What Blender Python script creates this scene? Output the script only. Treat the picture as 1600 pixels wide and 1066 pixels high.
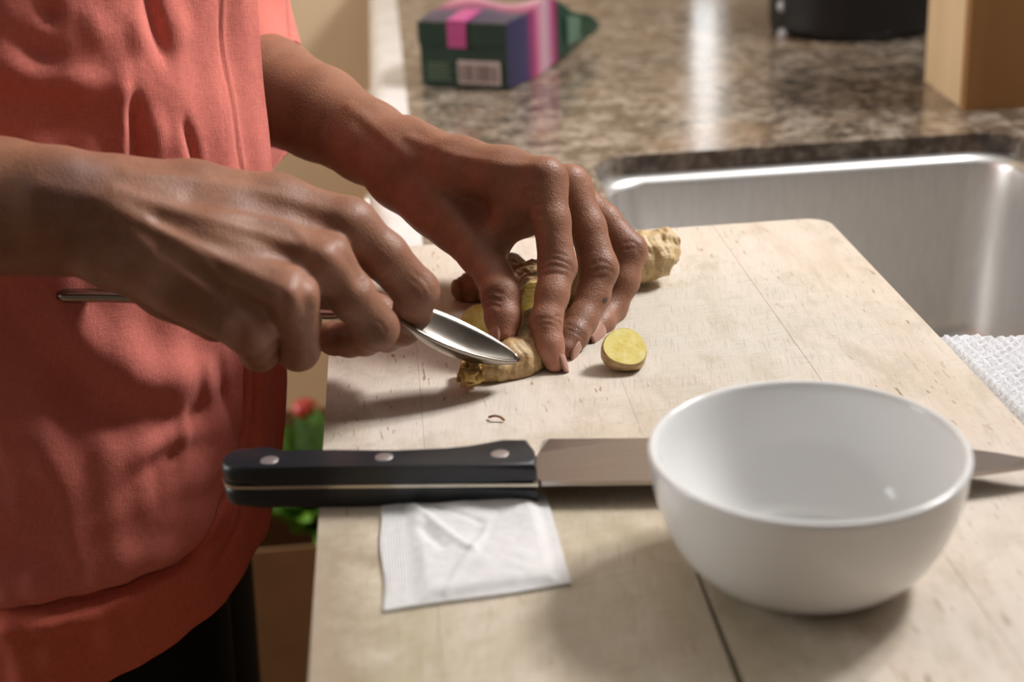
import bpy, bmesh, math, random
import numpy as np
from mathutils import Vector, Matrix, noise as mnoise

random.seed(7); rng = np.random.default_rng(7)
scene = bpy.context.scene
COL = scene.collection
for o in list(bpy.data.objects): bpy.data.objects.remove(o)

# ------------------------------------------------------------------ camera
ZB = 0.94                      # height of the board's top above the floor
F_PX, CAM_H = 2400.0, 0.29
PITCH, ROLL, YAW = math.radians(21.7), math.radians(2.7), math.radians(4.0)
_fw = np.array([math.sin(YAW)*math.cos(PITCH), math.cos(YAW)*math.cos(PITCH), -math.sin(PITCH)])
_rt = np.array([math.cos(YAW), -math.sin(YAW), 0.0]); _up = np.cross(_rt, _fw)
CR = math.cos(ROLL)*_rt - math.sin(ROLL)*_up
CU = math.cos(ROLL)*_up + math.sin(ROLL)*_rt
CAM = np.array([0.0, 0.0, ZB+CAM_H])
cam_d = bpy.data.cameras.new('camera'); cam_o = bpy.data.objects.new('camera', cam_d); COL.objects.link(cam_o)
cam_d.sensor_width = 36; cam_d.lens = F_PX*36/1600; cam_d.clip_start = 0.01; cam_d.clip_end = 50
cam_o.matrix_world = Matrix(((CR[0],CU[0],-_fw[0],CAM[0]),(CR[1],CU[1],-_fw[1],CAM[1]),(CR[2],CU[2],-_fw[2],CAM[2]),(0,0,0,1)))
cam_d.dof.use_dof = True; cam_d.dof.focus_distance = 0.765; cam_d.dof.aperture_fstop = 7.0
scene.camera = cam_o

# ------------------------------------------------------------------ world, lights, exposure
w = bpy.data.worlds.new('world'); scene.world = w; w.use_nodes = True
w.node_tree.nodes['Background'].inputs[0].default_value = (0.93, 0.96, 1.0, 1)
w.node_tree.nodes['Background'].inputs[1].default_value = 0.2
def area(name, loc, target, sx, sy, power, color):
    l = bpy.data.lights.new(name, 'AREA'); l.shape = 'RECTANGLE'; l.size = sx; l.size_y = sy; l.energy = power; l.color = color
    o = bpy.data.objects.new(name, l); COL.objects.link(o); o.location = loc
    o.rotation_euler = (Vector(target)-Vector(loc)).to_track_quat('-Z', 'Y').to_euler(); return o
area('window_daylight', (1.105, 1.06, ZB+1.15), (0.0, 1.06, ZB+1.15), 0.48, 0.52, 76, (1.0, 0.975, 0.965))
area('left_window_daylight', (-2.55, 1.55, ZB+0.75), (0.0, 1.9, ZB+0.2), 1.5, 1.2, 42, (1.0, 0.98, 0.96))
area('narrow_window_daylight', (0.505, 2.475, ZB+0.5), (0.505, 0.0, ZB+0.5), 0.05, 0.85, 0.35, (1.0, 0.98, 0.95))
scene.cycles.caustics_reflective = False; scene.cycles.caustics_refractive = False; scene.cycles.sample_clamp_indirect = 4.0
scene.view_settings.view_transform = 'Standard'; scene.view_settings.look = 'None'
scene.view_settings.exposure = 0.0; scene.view_settings.gamma = 1.0; scene.view_settings.use_curve_mapping = False

# ------------------------------------------------------------------ helpers
def at(px, py, Y):
    """world point at depth Y seen at that place in the photograph"""
    d = CR*(px-800)/F_PX - CU*(py-533)/F_PX + _fw
    return CAM + d*(Y/d[1])
def on(px, py, z=0.0):
    """point on the horizontal plane at height z over the board's top"""
    d = CR*(px-800)/F_PX - CU*(py-533)/F_PX + _fw
    return CAM + d*((ZB+z-CAM[2])/d[2])
def project(P):
    v = P - CAM; dz = v@_fw
    return 800+F_PX*(v@CR)/dz, 533-F_PX*(v@CU)/dz
def unit(v): v = np.asarray(v, float); return v/np.linalg.norm(v)

def link(name, mesh, mat=None, parent=None):
    o = bpy.data.objects.new(name, mesh); COL.objects.link(o)
    if mat is not None and len(mesh.materials) == 0: mesh.materials.append(mat)
    if parent is not None: o.parent = parent
    return o
def tag(o, label=None, cat=None, group=None, kind=None):
    if label: o['label'] = label
    if cat: o['category'] = cat
    if group: o['group'] = group
    if kind: o['kind'] = kind
    return o
def thing(name, label, cat, group=None):
    o = bpy.data.objects.new(name, None); COL.objects.link(o); o.empty_display_size = 0.02
    return tag(o, label, cat, group)
def pyd(name, V, Fc, mat=None, parent=None, smooth=True):
    me = bpy.data.meshes.new(name)
    me.from_pydata([tuple(map(float, v)) for v in V], [], [tuple(map(int, f)) for f in Fc]); me.update()
    if smooth: me.polygons.foreach_set('use_smooth', [True]*len(me.polygons))
    return link(name, me, mat, parent)
def from_bm(name, bm, mat=None, parent=None, smooth=False):
    me = bpy.data.meshes.new(name); bmesh.ops.recalc_face_normals(bm, faces=bm.faces); bm.to_mesh(me); bm.free()
    if smooth: me.polygons.foreach_set('use_smooth', [True]*len(me.polygons))
    return link(name, me, mat, parent)
def smooth_by_angle(o, deg=35):
    me = o.data; me.polygons.foreach_set('use_smooth', [True]*len(me.polygons))
    try: me.set_sharp_from_angle(angle=math.radians(deg))
    except Exception: pass
def bm_box(bm, lo, hi):
    vs = [bm.verts.new((x, y, z)) for x in (lo[0], hi[0]) for y in (lo[1], hi[1]) for z in (lo[2], hi[2])]
    for f in ((0,1,3,2),(4,6,7,5),(0,4,5,1),(2,3,7,6),(0,2,6,4),(1,5,7,3)): bm.faces.new([vs[i] for i in f])
    return vs
def box(name, lo, hi, mat, parent=None, bevel=0.0, seg=2):
    bm = bmesh.new(); bm_box(bm, lo, hi)
    if bevel: bmesh.ops.bevel(bm, geom=bm.edges[:], offset=bevel, segments=seg, profile=0.7, affect='EDGES')
    o = from_bm(name, bm, mat, parent)
    if bevel: smooth_by_angle(o, 40)
    return o
def prism(name, outline, z0, z1, mat, parent=None, bevel=0.0, seg=3):
    bm = bmesh.new()
    a = [bm.verts.new((x, y, z0)) for x, y in outline]; b = [bm.verts.new((x, y, z1)) for x, y in outline]
    n = len(a); bm.faces.new(a[::-1]); bm.faces.new(b)
    for i in range(n): bm.faces.new((a[i], a[(i+1) % n], b[(i+1) % n], b[i]))
    if bevel:
        ed = [e for e in bm.edges if abs(e.verts[0].co.z-e.verts[1].co.z) < 1e-7]
        bmesh.ops.bevel(bm, geom=ed, offset=bevel, segments=seg, profile=0.5, affect='EDGES')
    o = from_bm(name, bm, mat, parent); smooth_by_angle(o, 40); return o
def tube_arrays(path, radii, n=12, flat=None):
    P = np.array(path, float); V = []; Fc = []; up = np.array([0.31, 0.2, 0.93])
    for i, p in enumerate(P):
        t = unit(P[min(i+1, len(P)-1)]-P[max(i-1, 0)]); a = unit(np.cross(t, up)); b = np.cross(a, t)
        r = radii[i] if np.ndim(radii) else radii
        for k in range(n):
            q = 2*math.pi*k/n; V.append(p + r*(math.cos(q)*a + math.sin(q)*b*(flat or 1)))
    m = len(P)
    for i in range(m-1):
        for k in range(n): Fc.append((i*n+k, i*n+(k+1) % n, (i+1)*n+(k+1) % n, (i+1)*n+k))
    Fc.append(tuple(range(n))[::-1]); Fc.append(tuple((m-1)*n+k for k in range(n)))
    return V, Fc
def tube(name, path, radii, mat, parent=None, n=12, flat=None):
    V, Fc = tube_arrays(path, radii, n, flat); return pyd(name, V, Fc, mat, parent)
def lathe(name, prof, center, mat, parent=None, n=64):
    V = []; Fc = []; m = len(prof)
    for k in range(n):
        a = 2*math.pi*k/n
        for r, z in prof: V.append((center[0]+r*math.cos(a), center[1]+r*math.sin(a), center[2]+z))
    for k in range(n):
        k2 = (k+1) % n
        for i in range(m-1): Fc.append((k*m+i, k2*m+i, k2*m+i+1, k*m+i+1))
    o = pyd(name, V, Fc, mat, parent)
    bm = bmesh.new(); bm.from_mesh(o.data); bmesh.ops.remove_doubles(bm, verts=bm.verts, dist=1e-6)
    bmesh.ops.recalc_face_normals(bm, faces=bm.faces); bm.to_mesh(o.data); bm.free()
    o.data.polygons.foreach_set('use_smooth', [True]*len(o.data.polygons)); return o
def catmull(pts, n=8):
    P = np.array(pts, float); P = np.vstack([2*P[0]-P[1], P, 2*P[-1]-P[-2]]); out = []
    for i in range(1, len(P)-2):
        for k in range(n):
            t = k/n; a, b, c, d = P[i-1], P[i], P[i+1], P[i+2]
            out.append(0.5*((2*b)+(c-a)*t+(2*a-5*b+4*c-d)*t*t+(-a+3*b-3*c+d)*t**3))
    out.append(P[-2]); return np.array(out)

# ------------------------------------------------------------------ materials
def new_mat(name):
    m = bpy.data.materials.new(name); m.use_nodes = True; nt = m.node_tree
    return m, nt, nt.nodes['Principled BSDF']
def N(nt, t, **kw):
    n = nt.nodes.new(t)
    for k, v in kw.items():
        if hasattr(n, k): setattr(n, k, v)
        else: n.inputs[k.replace('_', ' ')].default_value = v
    return n
def mapped(nt, scale=(1,1,1), rot=(0,0,0)):
    tc = N(nt, 'ShaderNodeTexCoord'); mp = N(nt, 'ShaderNodeMapping')
    mp.inputs['Scale'].default_value = scale; mp.inputs['Rotation'].default_value = rot
    nt.links.new(tc.outputs['Object'], mp.inputs[0]); return mp.outputs[0]
def ramp(nt, src, stops):
    r = N(nt, 'ShaderNodeValToRGB'); e = r.color_ramp.elements
    while len(e) < len(stops): e.new(0.5)
    for i, (p, c) in enumerate(stops): e[i].position = p; e[i].color = c if len(c) == 4 else (*c, 1)
    nt.links.new(src, r.inputs[0]); return r.outputs[0]
def mix(nt, fac, a, b, mode='MIX'):
    m = N(nt, 'ShaderNodeMix', data_type='RGBA', blend_type=mode)
    for s, v in ((0, fac), (6, a), (7, b)):
        if isinstance(v, bpy.types.NodeSocket): nt.links.new(v, m.inputs[s])
        else: m.inputs[s].default_value = v if s == 0 else (*v, 1) if len(v) == 3 else v
    return m.outputs[2]
def bump(nt, bs, src, strength, dist=0.001, prev=None):
    b = N(nt, 'ShaderNodeBump'); b.inputs['Strength'].default_value = strength; b.inputs['Distance'].default_value = dist
    nt.links.new(src, b.inputs['Height'])
    if prev is not None: nt.links.new(prev, b.inputs['Normal'])
    nt.links.new(b.outputs[0], bs.inputs['Normal']); return b.outputs[0]
def noise(nt, vec, scale, detail=4, rough=0.55, dist=0.0):
    n = N(nt, 'ShaderNodeTexNoise'); n.inputs['Scale'].default_value = scale; n.inputs['Detail'].default_value = detail
    n.inputs['Roughness'].default_value = rough; n.inputs['Distortion'].default_value = dist
    nt.links.new(vec, n.inputs['Vector']); return n.outputs[0]
def plain(name, color, rough=0.5, metal=0.0, var=0.08, scale=40, spec=0.5, bmp=0.0):
    m, nt, bs = new_mat(name); v = mapped(nt)
    n = noise(nt, v, scale)
    c = ramp(nt, n, [(0.3, tuple(x*(1-var) for x in color)), (0.7, tuple(min(1, x*(1+var)) for x in color))])
    nt.links.new(c, bs.inputs['Base Color'])
    bs.inputs['Roughness'].default_value = rough; bs.inputs['Metallic'].default_value = metal
    bs.inputs['Specular IOR Level'].default_value = spec
    if bmp: bump(nt, bs, n, bmp, 0.001)
    return m

def mat_skin():
    m, nt, bs = new_mat('skin'); v = mapped(nt)
    at_ = N(nt, 'ShaderNodeAttribute', attribute_name='tint')
    n1 = noise(nt, v, 55, 4, 0.6); n2 = noise(nt, v, 420, 3, 0.6)
    base = ramp(nt, n1, [(0.25, (0.225, 0.098, 0.055)), (0.75, (0.325, 0.150, 0.088))])
    base = mix(nt, 0.25, base, ramp(nt, n2, [(0.3, (0.55, 0.5, 0.5)), (0.7, (1, 1, 1))]), 'MULTIPLY')
    col = mix(nt, at_.outputs['Alpha'], base, at_.outputs['Color'])
    nt.links.new(col, bs.inputs['Base Color'])
    bs.inputs['Subsurface Weight'].default_value = 0.12; bs.inputs['Subsurface Radius'].default_value = (0.006, 0.002, 0.001)
    bs.inputs['Subsurface Scale'].default_value = 0.6
    bs.inputs['Roughness'].default_value = 0.5; bs.inputs['Specular IOR Level'].default_value = 0.42
    vo = N(nt, 'ShaderNodeTexVoronoi'); vo.inputs['Scale'].default_value = 950; nt.links.new(v, vo.inputs['Vector'])
    b1 = bump(nt, bs, vo.outputs['Distance'], 0.25, 0.0006)
    bump(nt, bs, noise(nt, v, 300, 5, 0.65), 0.22, 0.0007, b1)
    return m
def mat_fabric(name, color, bands=True):
    m, nt, bs = new_mat(name); v = mapped(nt)
    tc = N(nt, 'ShaderNodeUVMap')
    mp2 = N(nt, 'ShaderNodeMapping'); mp2.inputs['Scale'].default_value = (1, 0.06, 1); nt.links.new(tc.outputs[0], mp2.inputs[0])
    mp3 = N(nt, 'ShaderNodeMapping'); mp3.inputs['Scale'].default_value = (0.06, 1, 1); nt.links.new(tc.outputs[0], mp3.inputs[0])
    a = noise(nt, mp2.outputs[0], 2700, 2, 0.5); b = noise(nt, mp3.outputs[0], 2700, 2, 0.5)
    sm = N(nt, 'ShaderNodeMath', operation='ADD'); nt.links.new(a, sm.inputs[0]); nt.links.new(b, sm.inputs[1])
    hf = N(nt, 'ShaderNodeMath', operation='MULTIPLY'); nt.links.new(sm.outputs[0], hf.inputs[0]); hf.inputs[1].default_value = 0.5
    c = ramp(nt, hf.outputs[0], [(0.36, tuple(x*0.86 for x in color)), (0.64, tuple(min(1, x*1.10+0.008) for x in color))])
    nt.links.new(c, bs.inputs['Base Color']); bs.inputs['Roughness'].default_value = 0.9
    bs.inputs['Specular IOR Level'].default_value = 0.15; bs.inputs['Sheen Weight'].default_value = 0.15; bs.inputs['Sheen Roughness'].default_value = 0.4
    b1 = bump(nt, bs, hf.outputs[0], 0.5, 0.0006)
    bump(nt, bs, noise(nt, v, 60, 5, 0.6), 0.3, 0.003, b1)
    return m
def mat_wood_board():
    m, nt, bs = new_mat('board_wood')
    v = mapped(nt, (1, 0.10, 1)); v0 = mapped(nt)
    info = N(nt, 'ShaderNodeObjectInfo')
    off = N(nt, 'ShaderNodeVectorMath', operation='ADD'); nt.links.new(v, off.inputs[0])
    cx = N(nt, 'ShaderNodeCombineXYZ'); nt.links.new(info.outputs['Random'], cx.inputs[0]); nt.links.new(info.outputs['Random'], cx.inputs[1]); nt.links.new(cx.outputs[0], off.inputs[1])
    g = noise(nt, off.outputs[0], 90, 6, 0.6, 0.6)
    base = ramp(nt, g, [(0.25, (0.60, 0.49, 0.395)), (0.5, (0.71, 0.625, 0.535)), (0.8, (0.78, 0.715, 0.64))])
    big = noise(nt, v0, 9, 3, 0.5)
    base = mix(nt, 0.45, base, ramp(nt, big, [(0.32, (0.68, 0.58, 0.45)), (0.5, (0.74, 0.655, 0.575)), (0.68, (0.80, 0.735, 0.68))]))
    rnd = mix(nt, info.outputs['Random'], (0.90, 0.88, 0.84), (1.0, 0.99, 0.97)); base = mix(nt, 0.8, base, rnd, 'MULTIPLY')
    # pores: short dark dashes along the grain
    vp = mapped(nt, (1, 0.13, 1)); p = noise(nt, vp, 520, 2, 0.5)
    pm = ramp(nt, p, [(0.645, (0, 0, 0)), (0.70, (1, 1, 1))])
    lf = ramp(nt, noise(nt, v0, 14, 2), [(0.42, (0, 0, 0)), (0.6, (1, 1, 1))])
    base = mix(nt, mix(nt, 1.0, pm, lf, 'MULTIPLY'), base, (0.33, 0.21, 0.13))
    # knife marks: two crossing sets of fine scratches, dirty where the board is used most
    def scratches(deg, sc_):
        m1 = N(nt, 'ShaderNodeMapping'); m1.inputs['Scale'].default_value = (1, 0.025, 1); nt.links.new(mapped(nt, (1, 1, 1), (0, 0, math.radians(deg))), m1.inputs[0])
        return noise(nt, m1.outputs[0], sc_, 2, 0.6)
    s1 = scratches(80, 1900); s2 = scratches(8, 1700)
    mx = N(nt, 'ShaderNodeMath', operation='MAXIMUM'); nt.links.new(s1, mx.inputs[0]); nt.links.new(s2, mx.inputs[1])
    sc = ramp(nt, mx.outputs[0], [(0.57, (0, 0, 0)), (0.70, (1, 1, 1))])
    # two used areas (grey stain behind the slice, brown stain at the near left part, also painting in the bowl's shade)
    def spot(cx_, cy_, rx_, ry_):
        tc = N(nt, 'ShaderNodeTexCoord'); mp = N(nt, 'ShaderNodeMapping', vector_type='POINT')
        mp.inputs['Location'].default_value = (-cx_/rx_, -cy_/ry_, 0); mp.inputs['Scale'].default_value = (1/rx_, 1/ry_, 0)
        nt.links.new(tc.outputs['Object'], mp.inputs[0]); ln = N(nt, 'ShaderNodeVectorMath', operation='LENGTH'); nt.links.new(mp.outputs[0], ln.inputs[0])
        nz = noise(nt, v0, 45, 4, 0.65); sb = N(nt, 'ShaderNodeMath', operation='MULTIPLY_ADD'); nt.links.new(nz, sb.inputs[0]); sb.inputs[1].default_value = 0.7
        nt.links.new(ln.outputs['Value'], sb.inputs[2])
        return ramp(nt, sb.outputs[0], [(0.0, (1, 1, 1)), (0.62, (1, 1, 1)), (1.0, (0, 0, 0))])
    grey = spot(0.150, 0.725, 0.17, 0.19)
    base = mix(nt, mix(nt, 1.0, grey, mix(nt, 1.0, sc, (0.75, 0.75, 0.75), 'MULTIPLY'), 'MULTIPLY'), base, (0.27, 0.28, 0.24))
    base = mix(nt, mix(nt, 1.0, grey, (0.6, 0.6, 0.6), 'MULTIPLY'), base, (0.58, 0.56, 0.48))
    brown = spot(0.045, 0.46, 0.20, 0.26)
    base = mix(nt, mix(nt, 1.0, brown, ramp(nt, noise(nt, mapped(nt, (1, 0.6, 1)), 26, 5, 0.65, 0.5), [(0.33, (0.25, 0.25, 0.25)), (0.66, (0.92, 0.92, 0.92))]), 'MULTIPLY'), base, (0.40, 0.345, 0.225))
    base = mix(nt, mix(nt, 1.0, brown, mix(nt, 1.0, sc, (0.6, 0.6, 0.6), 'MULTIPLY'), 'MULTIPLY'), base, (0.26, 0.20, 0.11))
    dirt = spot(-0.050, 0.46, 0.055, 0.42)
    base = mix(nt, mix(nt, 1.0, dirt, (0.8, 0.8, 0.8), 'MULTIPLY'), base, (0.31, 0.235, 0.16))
    mott = ramp(nt, noise(nt, mapped(nt, (1, 0.45, 1)), 34, 5, 0.7, 0.4), [(0.50, (0, 0, 0)), (0.68, (0.6, 0.6, 0.6))])
    base = mix(nt, mott, base, (0.47, 0.405, 0.30))
    base = mix(nt, mix(nt, 1.0, sc, (0.30, 0.30, 0.30), 'MULTIPLY'), base, (0.40, 0.32, 0.23))
    nt.links.new(base, bs.inputs['Base Color']); bs.inputs['Roughness'].default_value = 0.62; bs.inputs['Specular IOR Level'].default_value = 0.3
    b1 = bump(nt, bs, mx.outputs[0], 0.12, 0.0006); bump(nt, bs, g, 0.15, 0.0008, b1)
    return m
def mat_granite():
    m, nt, bs = new_mat('granite'); v = mapped(nt)
    n1 = noise(nt, v, 60, 5, 0.68, 0.2); n2 = noise(nt, v, 110, 4, 0.6, 0.2); n3 = noise(nt, v, 10, 3, 0.5, 0.6)
    c = ramp(nt, n1, [(0.30, (0.04, 0.035, 0.028)), (0.44, (0.11, 0.082, 0.058)), (0.53, (0.25, 0.20, 0.15)), (0.64, (0.40, 0.34, 0.28)), (0.8, (0.28, 0.22, 0.17))])
    c = mix(nt, ramp(nt, n2, [(0.52, (0, 0, 0)), (0.66, (0.8, 0.8, 0.8))]), c, (0.07, 0.055, 0.042))
    c = mix(nt, ramp(nt, n3, [(0.5, (0, 0, 0)), (0.75, (0.6, 0.6, 0.6))]), c, (0.30, 0.19, 0.11))
    nt.links.new(c, bs.inputs['Base Color']); bs.inputs['Roughness'].default_value = 0.17; bs.inputs['Specular IOR Level'].default_value = 0.6
    bump(nt, bs, n2, 0.02, 0.001); return m
def mat_steel(name, rough=0.3, vert=True, color=(0.62, 0.61, 0.59)):
    m, nt, bs = new_mat(name); v = mapped(nt, (1, 1, 0.02) if vert else (0.02, 1, 1))
    n = noise(nt, v, 600, 3, 0.6)
    nt.links.new(ramp(nt, n, [(0.3, tuple(x*0.92 for x in color)), (0.7, tuple(x*1.05 for x in color))]), bs.inputs['Base Color'])
    bs.inputs['Metallic'].default_value = 1; bs.inputs['Roughness'].default_value = rough
    bump(nt, bs, n, 0.05, 0.0005); return m
def mat_ginger(name, c0, c1, c2, tinted=True):
    m, nt, bs = new_mat(name); v = mapped(nt)
    at_ = N(nt, 'ShaderNodeAttribute', attribute_name='tint')
    n1 = noise(nt, v, 120, 5, 0.65, 0.3); n2 = noise(nt, mapped(nt, (0.25, 1, 1), (0.2, 0.4, 0.3)), 700, 3, 0.6)
    c = ramp(nt, n1, [(0.3, c0), (0.5, c1), (0.72, c2)])
    c = mix(nt, 0.5, c, ramp(nt, n2, [(0.35, (0.45, 0.36, 0.27)), (0.6, (1, 1, 1))]), 'MULTIPLY')
    if tinted: c = mix(nt, at_.outputs['Alpha'], c, at_.outputs['Color'])
    nt.links.new(c, bs.inputs['Base Color']); bs.inputs['Roughness'].default_value = 0.5
    bs.inputs['Subsurface Weight'].default_value = 0.05; bs.inputs['Subsurface Scale'].default_value = 0.003
    b1 = bump(nt, bs, n1, 0.5, 0.0015); bump(nt, bs, n2, 0.5, 0.0008, b1); return m
def mat_flesh():
    m, nt, bs = new_mat('ginger_flesh'); v = mapped(nt)
    n = noise(nt, v, 220, 4, 0.6)
    nt.links.new(ramp(nt, n, [(0.3, (0.78, 0.62, 0.13)), (0.55, (0.86, 0.74, 0.24)), (0.8, (0.90, 0.82, 0.40))]), bs.inputs['Base Color'])
    bs.inputs['Roughness'].default_value = 0.4; bs.inputs['Subsurface Weight'].default_value = 0.1; bs.inputs['Subsurface Scale'].default_value = 0.003
    bump(nt, bs, n, 0.3, 0.0008); return m
def mat_wood(name, c0, c1, scale=20, axis=(1, 1, 0.08), rough=0.5):
    m, nt, bs = new_mat(name); v = mapped(nt, axis)
    n = noise(nt, v, scale*4, 5, 0.6, 0.5)
    nt.links.new(ramp(nt, n, [(0.3, c0), (0.7, c1)]), bs.inputs['Base Color']); bs.inputs['Roughness'].default_value = rough
    bump(nt, bs, n, 0.1, 0.001); return m

SKIN = mat_skin(); CORAL = mat_fabric('coral_linen', (0.66, 0.190, 0.150)); CORAL_BACKLIT = mat_fabric('coral_linen_backlit', (0.60, 0.130, 0.085))  # hem tone has the glow of light through the cloth painted in
BLACK_CLOTH = plain('black_trouser_cloth', (0.012, 0.011, 0.010), 0.9, scale=200, spec=0.1)
NAIL = plain('nail', (0.40, 0.215, 0.165), 0.30, var=0.05, scale=150)
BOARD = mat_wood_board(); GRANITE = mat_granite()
STEEL = mat_steel('brushed_steel', 0.40, color=(0.80, 0.79, 0.77)); SPOON = mat_steel('spoon_steel', 0.26, color=(0.36, 0.325, 0.285)); BLADE = mat_steel('blade_steel', 0.34, False, (0.42, 0.38, 0.36))
BLACK = plain('black_handle_plastic', (0.012, 0.014, 0.018), 0.38, var=0.15, scale=300, bmp=0.05)
CERAMIC = plain('white_glazed_ceramic', (0.80, 0.80, 0.79), 0.12, var=0.01, scale=20)
PAPER = plain('tea_bag_paper', (0.70, 0.69, 0.685), 0.85, var=0.04, scale=260, spec=0.2, bmp=0.3)
GINGER = mat_ginger('ginger_skin', (0.34, 0.20, 0.085), (0.55, 0.38, 0.19), (0.70, 0.56, 0.34))
FLESH = mat_flesh()
WALL = plain('tan_wall_paint', (0.74, 0.565, 0.37), 0.8, var=0.03, scale=6)
PALE = plain('pale_grey_wall_paint', (0.36, 0.355, 0.345), 0.8, var=0.03, scale=6)
WHITE = plain('white_paint', (0.80, 0.80, 0.79), 0.5, var=0.02)

# ================================================================== SETTING
def struct(name, lo, hi, mat): return tag(box(name, lo, hi, mat), kind='structure')
FLOORM = mat_wood('floor_wood', (0.30, 0.19, 0.11), (0.42, 0.28, 0.17), 6, (1, 0.08, 1))
CZ = ZB-0.03                     # counter top
struct('floor', (-2.75, -1.2, -0.05), (1.2, 2.6, 0.0), FLOORM)
struct('wall_front_fill_cut', (-2.75, -1.2, 0.0), (1.12, -1.1, 2.55), plain('dim_brown_fill_cut', (0.17, 0.155, 0.14), 0.8))  # unseen wall behind the camera, added to cut the fill light
struct('ceiling', (-2.75, -1.2, 2.55), (1.2, 2.6, 2.65), plain('ceiling_paint', (0.42, 0.42, 0.41), 0.8))
def wall_with_hole(name, axis, pos, thick, u0, u1, hu0, hu1, hz0, hz1, mat):
    """wall in the plane x=pos (axis 0) or y=pos (axis 1), with one window opening"""
    bm = bmesh.new()
    for (a0, a1, z0, z1) in ((u0, hu0, 0, 2.55), (hu1, u1, 0, 2.55), (hu0, hu1, 0, hz0), (hu0, hu1, hz1, 2.55)):
        if axis == 0: bm_box(bm, (pos, a0, z0), (pos+thick, a1, z1))
        else: bm_box(bm, (a0, pos, z0), (a1, pos+thick, z1))
    return tag(from_bm(name, bm, mat), kind='structure')
wall_with_hole('wall_right', 0, 1.00, 0.12, -1.2, 2.40, 0.81, 1.31, ZB+0.88, ZB+1.42, PALE)
wall_with_hole('wall_back', 1, 2.40, 0.12, -2.75, 1.12, 0.475, 0.535, ZB+0.02, ZB+0.95, WALL)
def window(name, axis, pos, u0, u1, z0, z1, nu, fw=0.03):
    bm = bmesh.new()
    def bar(a0, a1, b0, b1):
        if axis == 0: bm_box(bm, (pos, a0, b0), (pos+0.05, a1, b1))
        else: bm_box(bm, (a0, pos, b0), (a1, pos+0.05, b1))
    bar(u0, u1, z0, z0+fw); bar(u0, u1, z1-fw, z1); bar(u0, u0+fw, z0+fw, z1-fw); bar(u1-fw, u1, z0+fw, z1-fw)
    for k in range(1, nu):
        c = u0+(u1-u0)*k/nu; bar(c-fw/2, c+fw/2, z0+fw, z1-fw)
    o = from_bm(name, bm, WHITE); tag(o, kind='structure'); return o
wall_with_hole('wall_left', 0, -2.72, 0.12, -1.2, 2.40, 0.75, 2.35, ZB+0.12, ZB+1.38, PALE)
window('window_3', 0, -2.70, 0.75, 2.35, ZB+0.12, ZB+1.38, 2)
window('window_1', 0, 1.03, 0.81, 1.31, ZB+0.88, ZB+1.42, 2)
window('window_2', 1, 2.41, 0.475, 0.535, ZB+0.02, ZB+0.95, 1, 0.004)

# ---- base cabinet under the worktop (front faces the person)
CABM = mat_wood('cabinet_wood', (0.40, 0.27, 0.15), (0.50, 0.36, 0.21), 8)
KNOB = plain('satin_nickel', (0.72, 0.70, 0.67), 0.3, 1.0, 0.03)
cab = thing('base_cabinet', 'tan wooden base cabinet with pale round knobs under the granite worktop', 'cabinet')
bm = bmesh.new()
for lo, hi in (((0.009, 0.15, 0.10), (0.065, 2.385, CZ-0.03)), ((0.065, 0.15, 0.10), (0.98, 2.385, 0.12)), ((0.065, 0.15, 0.12), (0.98, 0.17, CZ-0.03)), ((0.10, 0.16, 0.0), (0.96, 2.385, 0.10))): bm_box(bm, lo, hi)
from_bm('carcass', bm, CABM, cab)
for k in range(4):
    y0 = 0.25+k*0.44
    d = box('door', (-0.012, y0+0.005, 0.12), (0.008, y0+0.435, CZ-0.235), CABM, cab, 0.003)
    lathe('knob', [(0.0, 0.022), (0.008, 0.021), (0.012, 0.017), (0.011, 0.011), (0.005, 0.008), (0.005, 0.0)], (0, 0, 0), KNOB, d, 20)
    kb = d.children[0]; kb.location = (-0.012, y0+0.06, CZ-0.30); kb.rotation_euler = (0, -math.pi/2, 0)
    d = box('drawer', (-0.012, y0+0.005, CZ-0.225), (0.008, y0+0.435, CZ-0.04), CABM, cab, 0.003)
    kb2 = kb.copy(); COL.objects.link(kb2); kb2.parent = d; kb2.location = (-0.012, y0+0.22, CZ-0.076)

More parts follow.
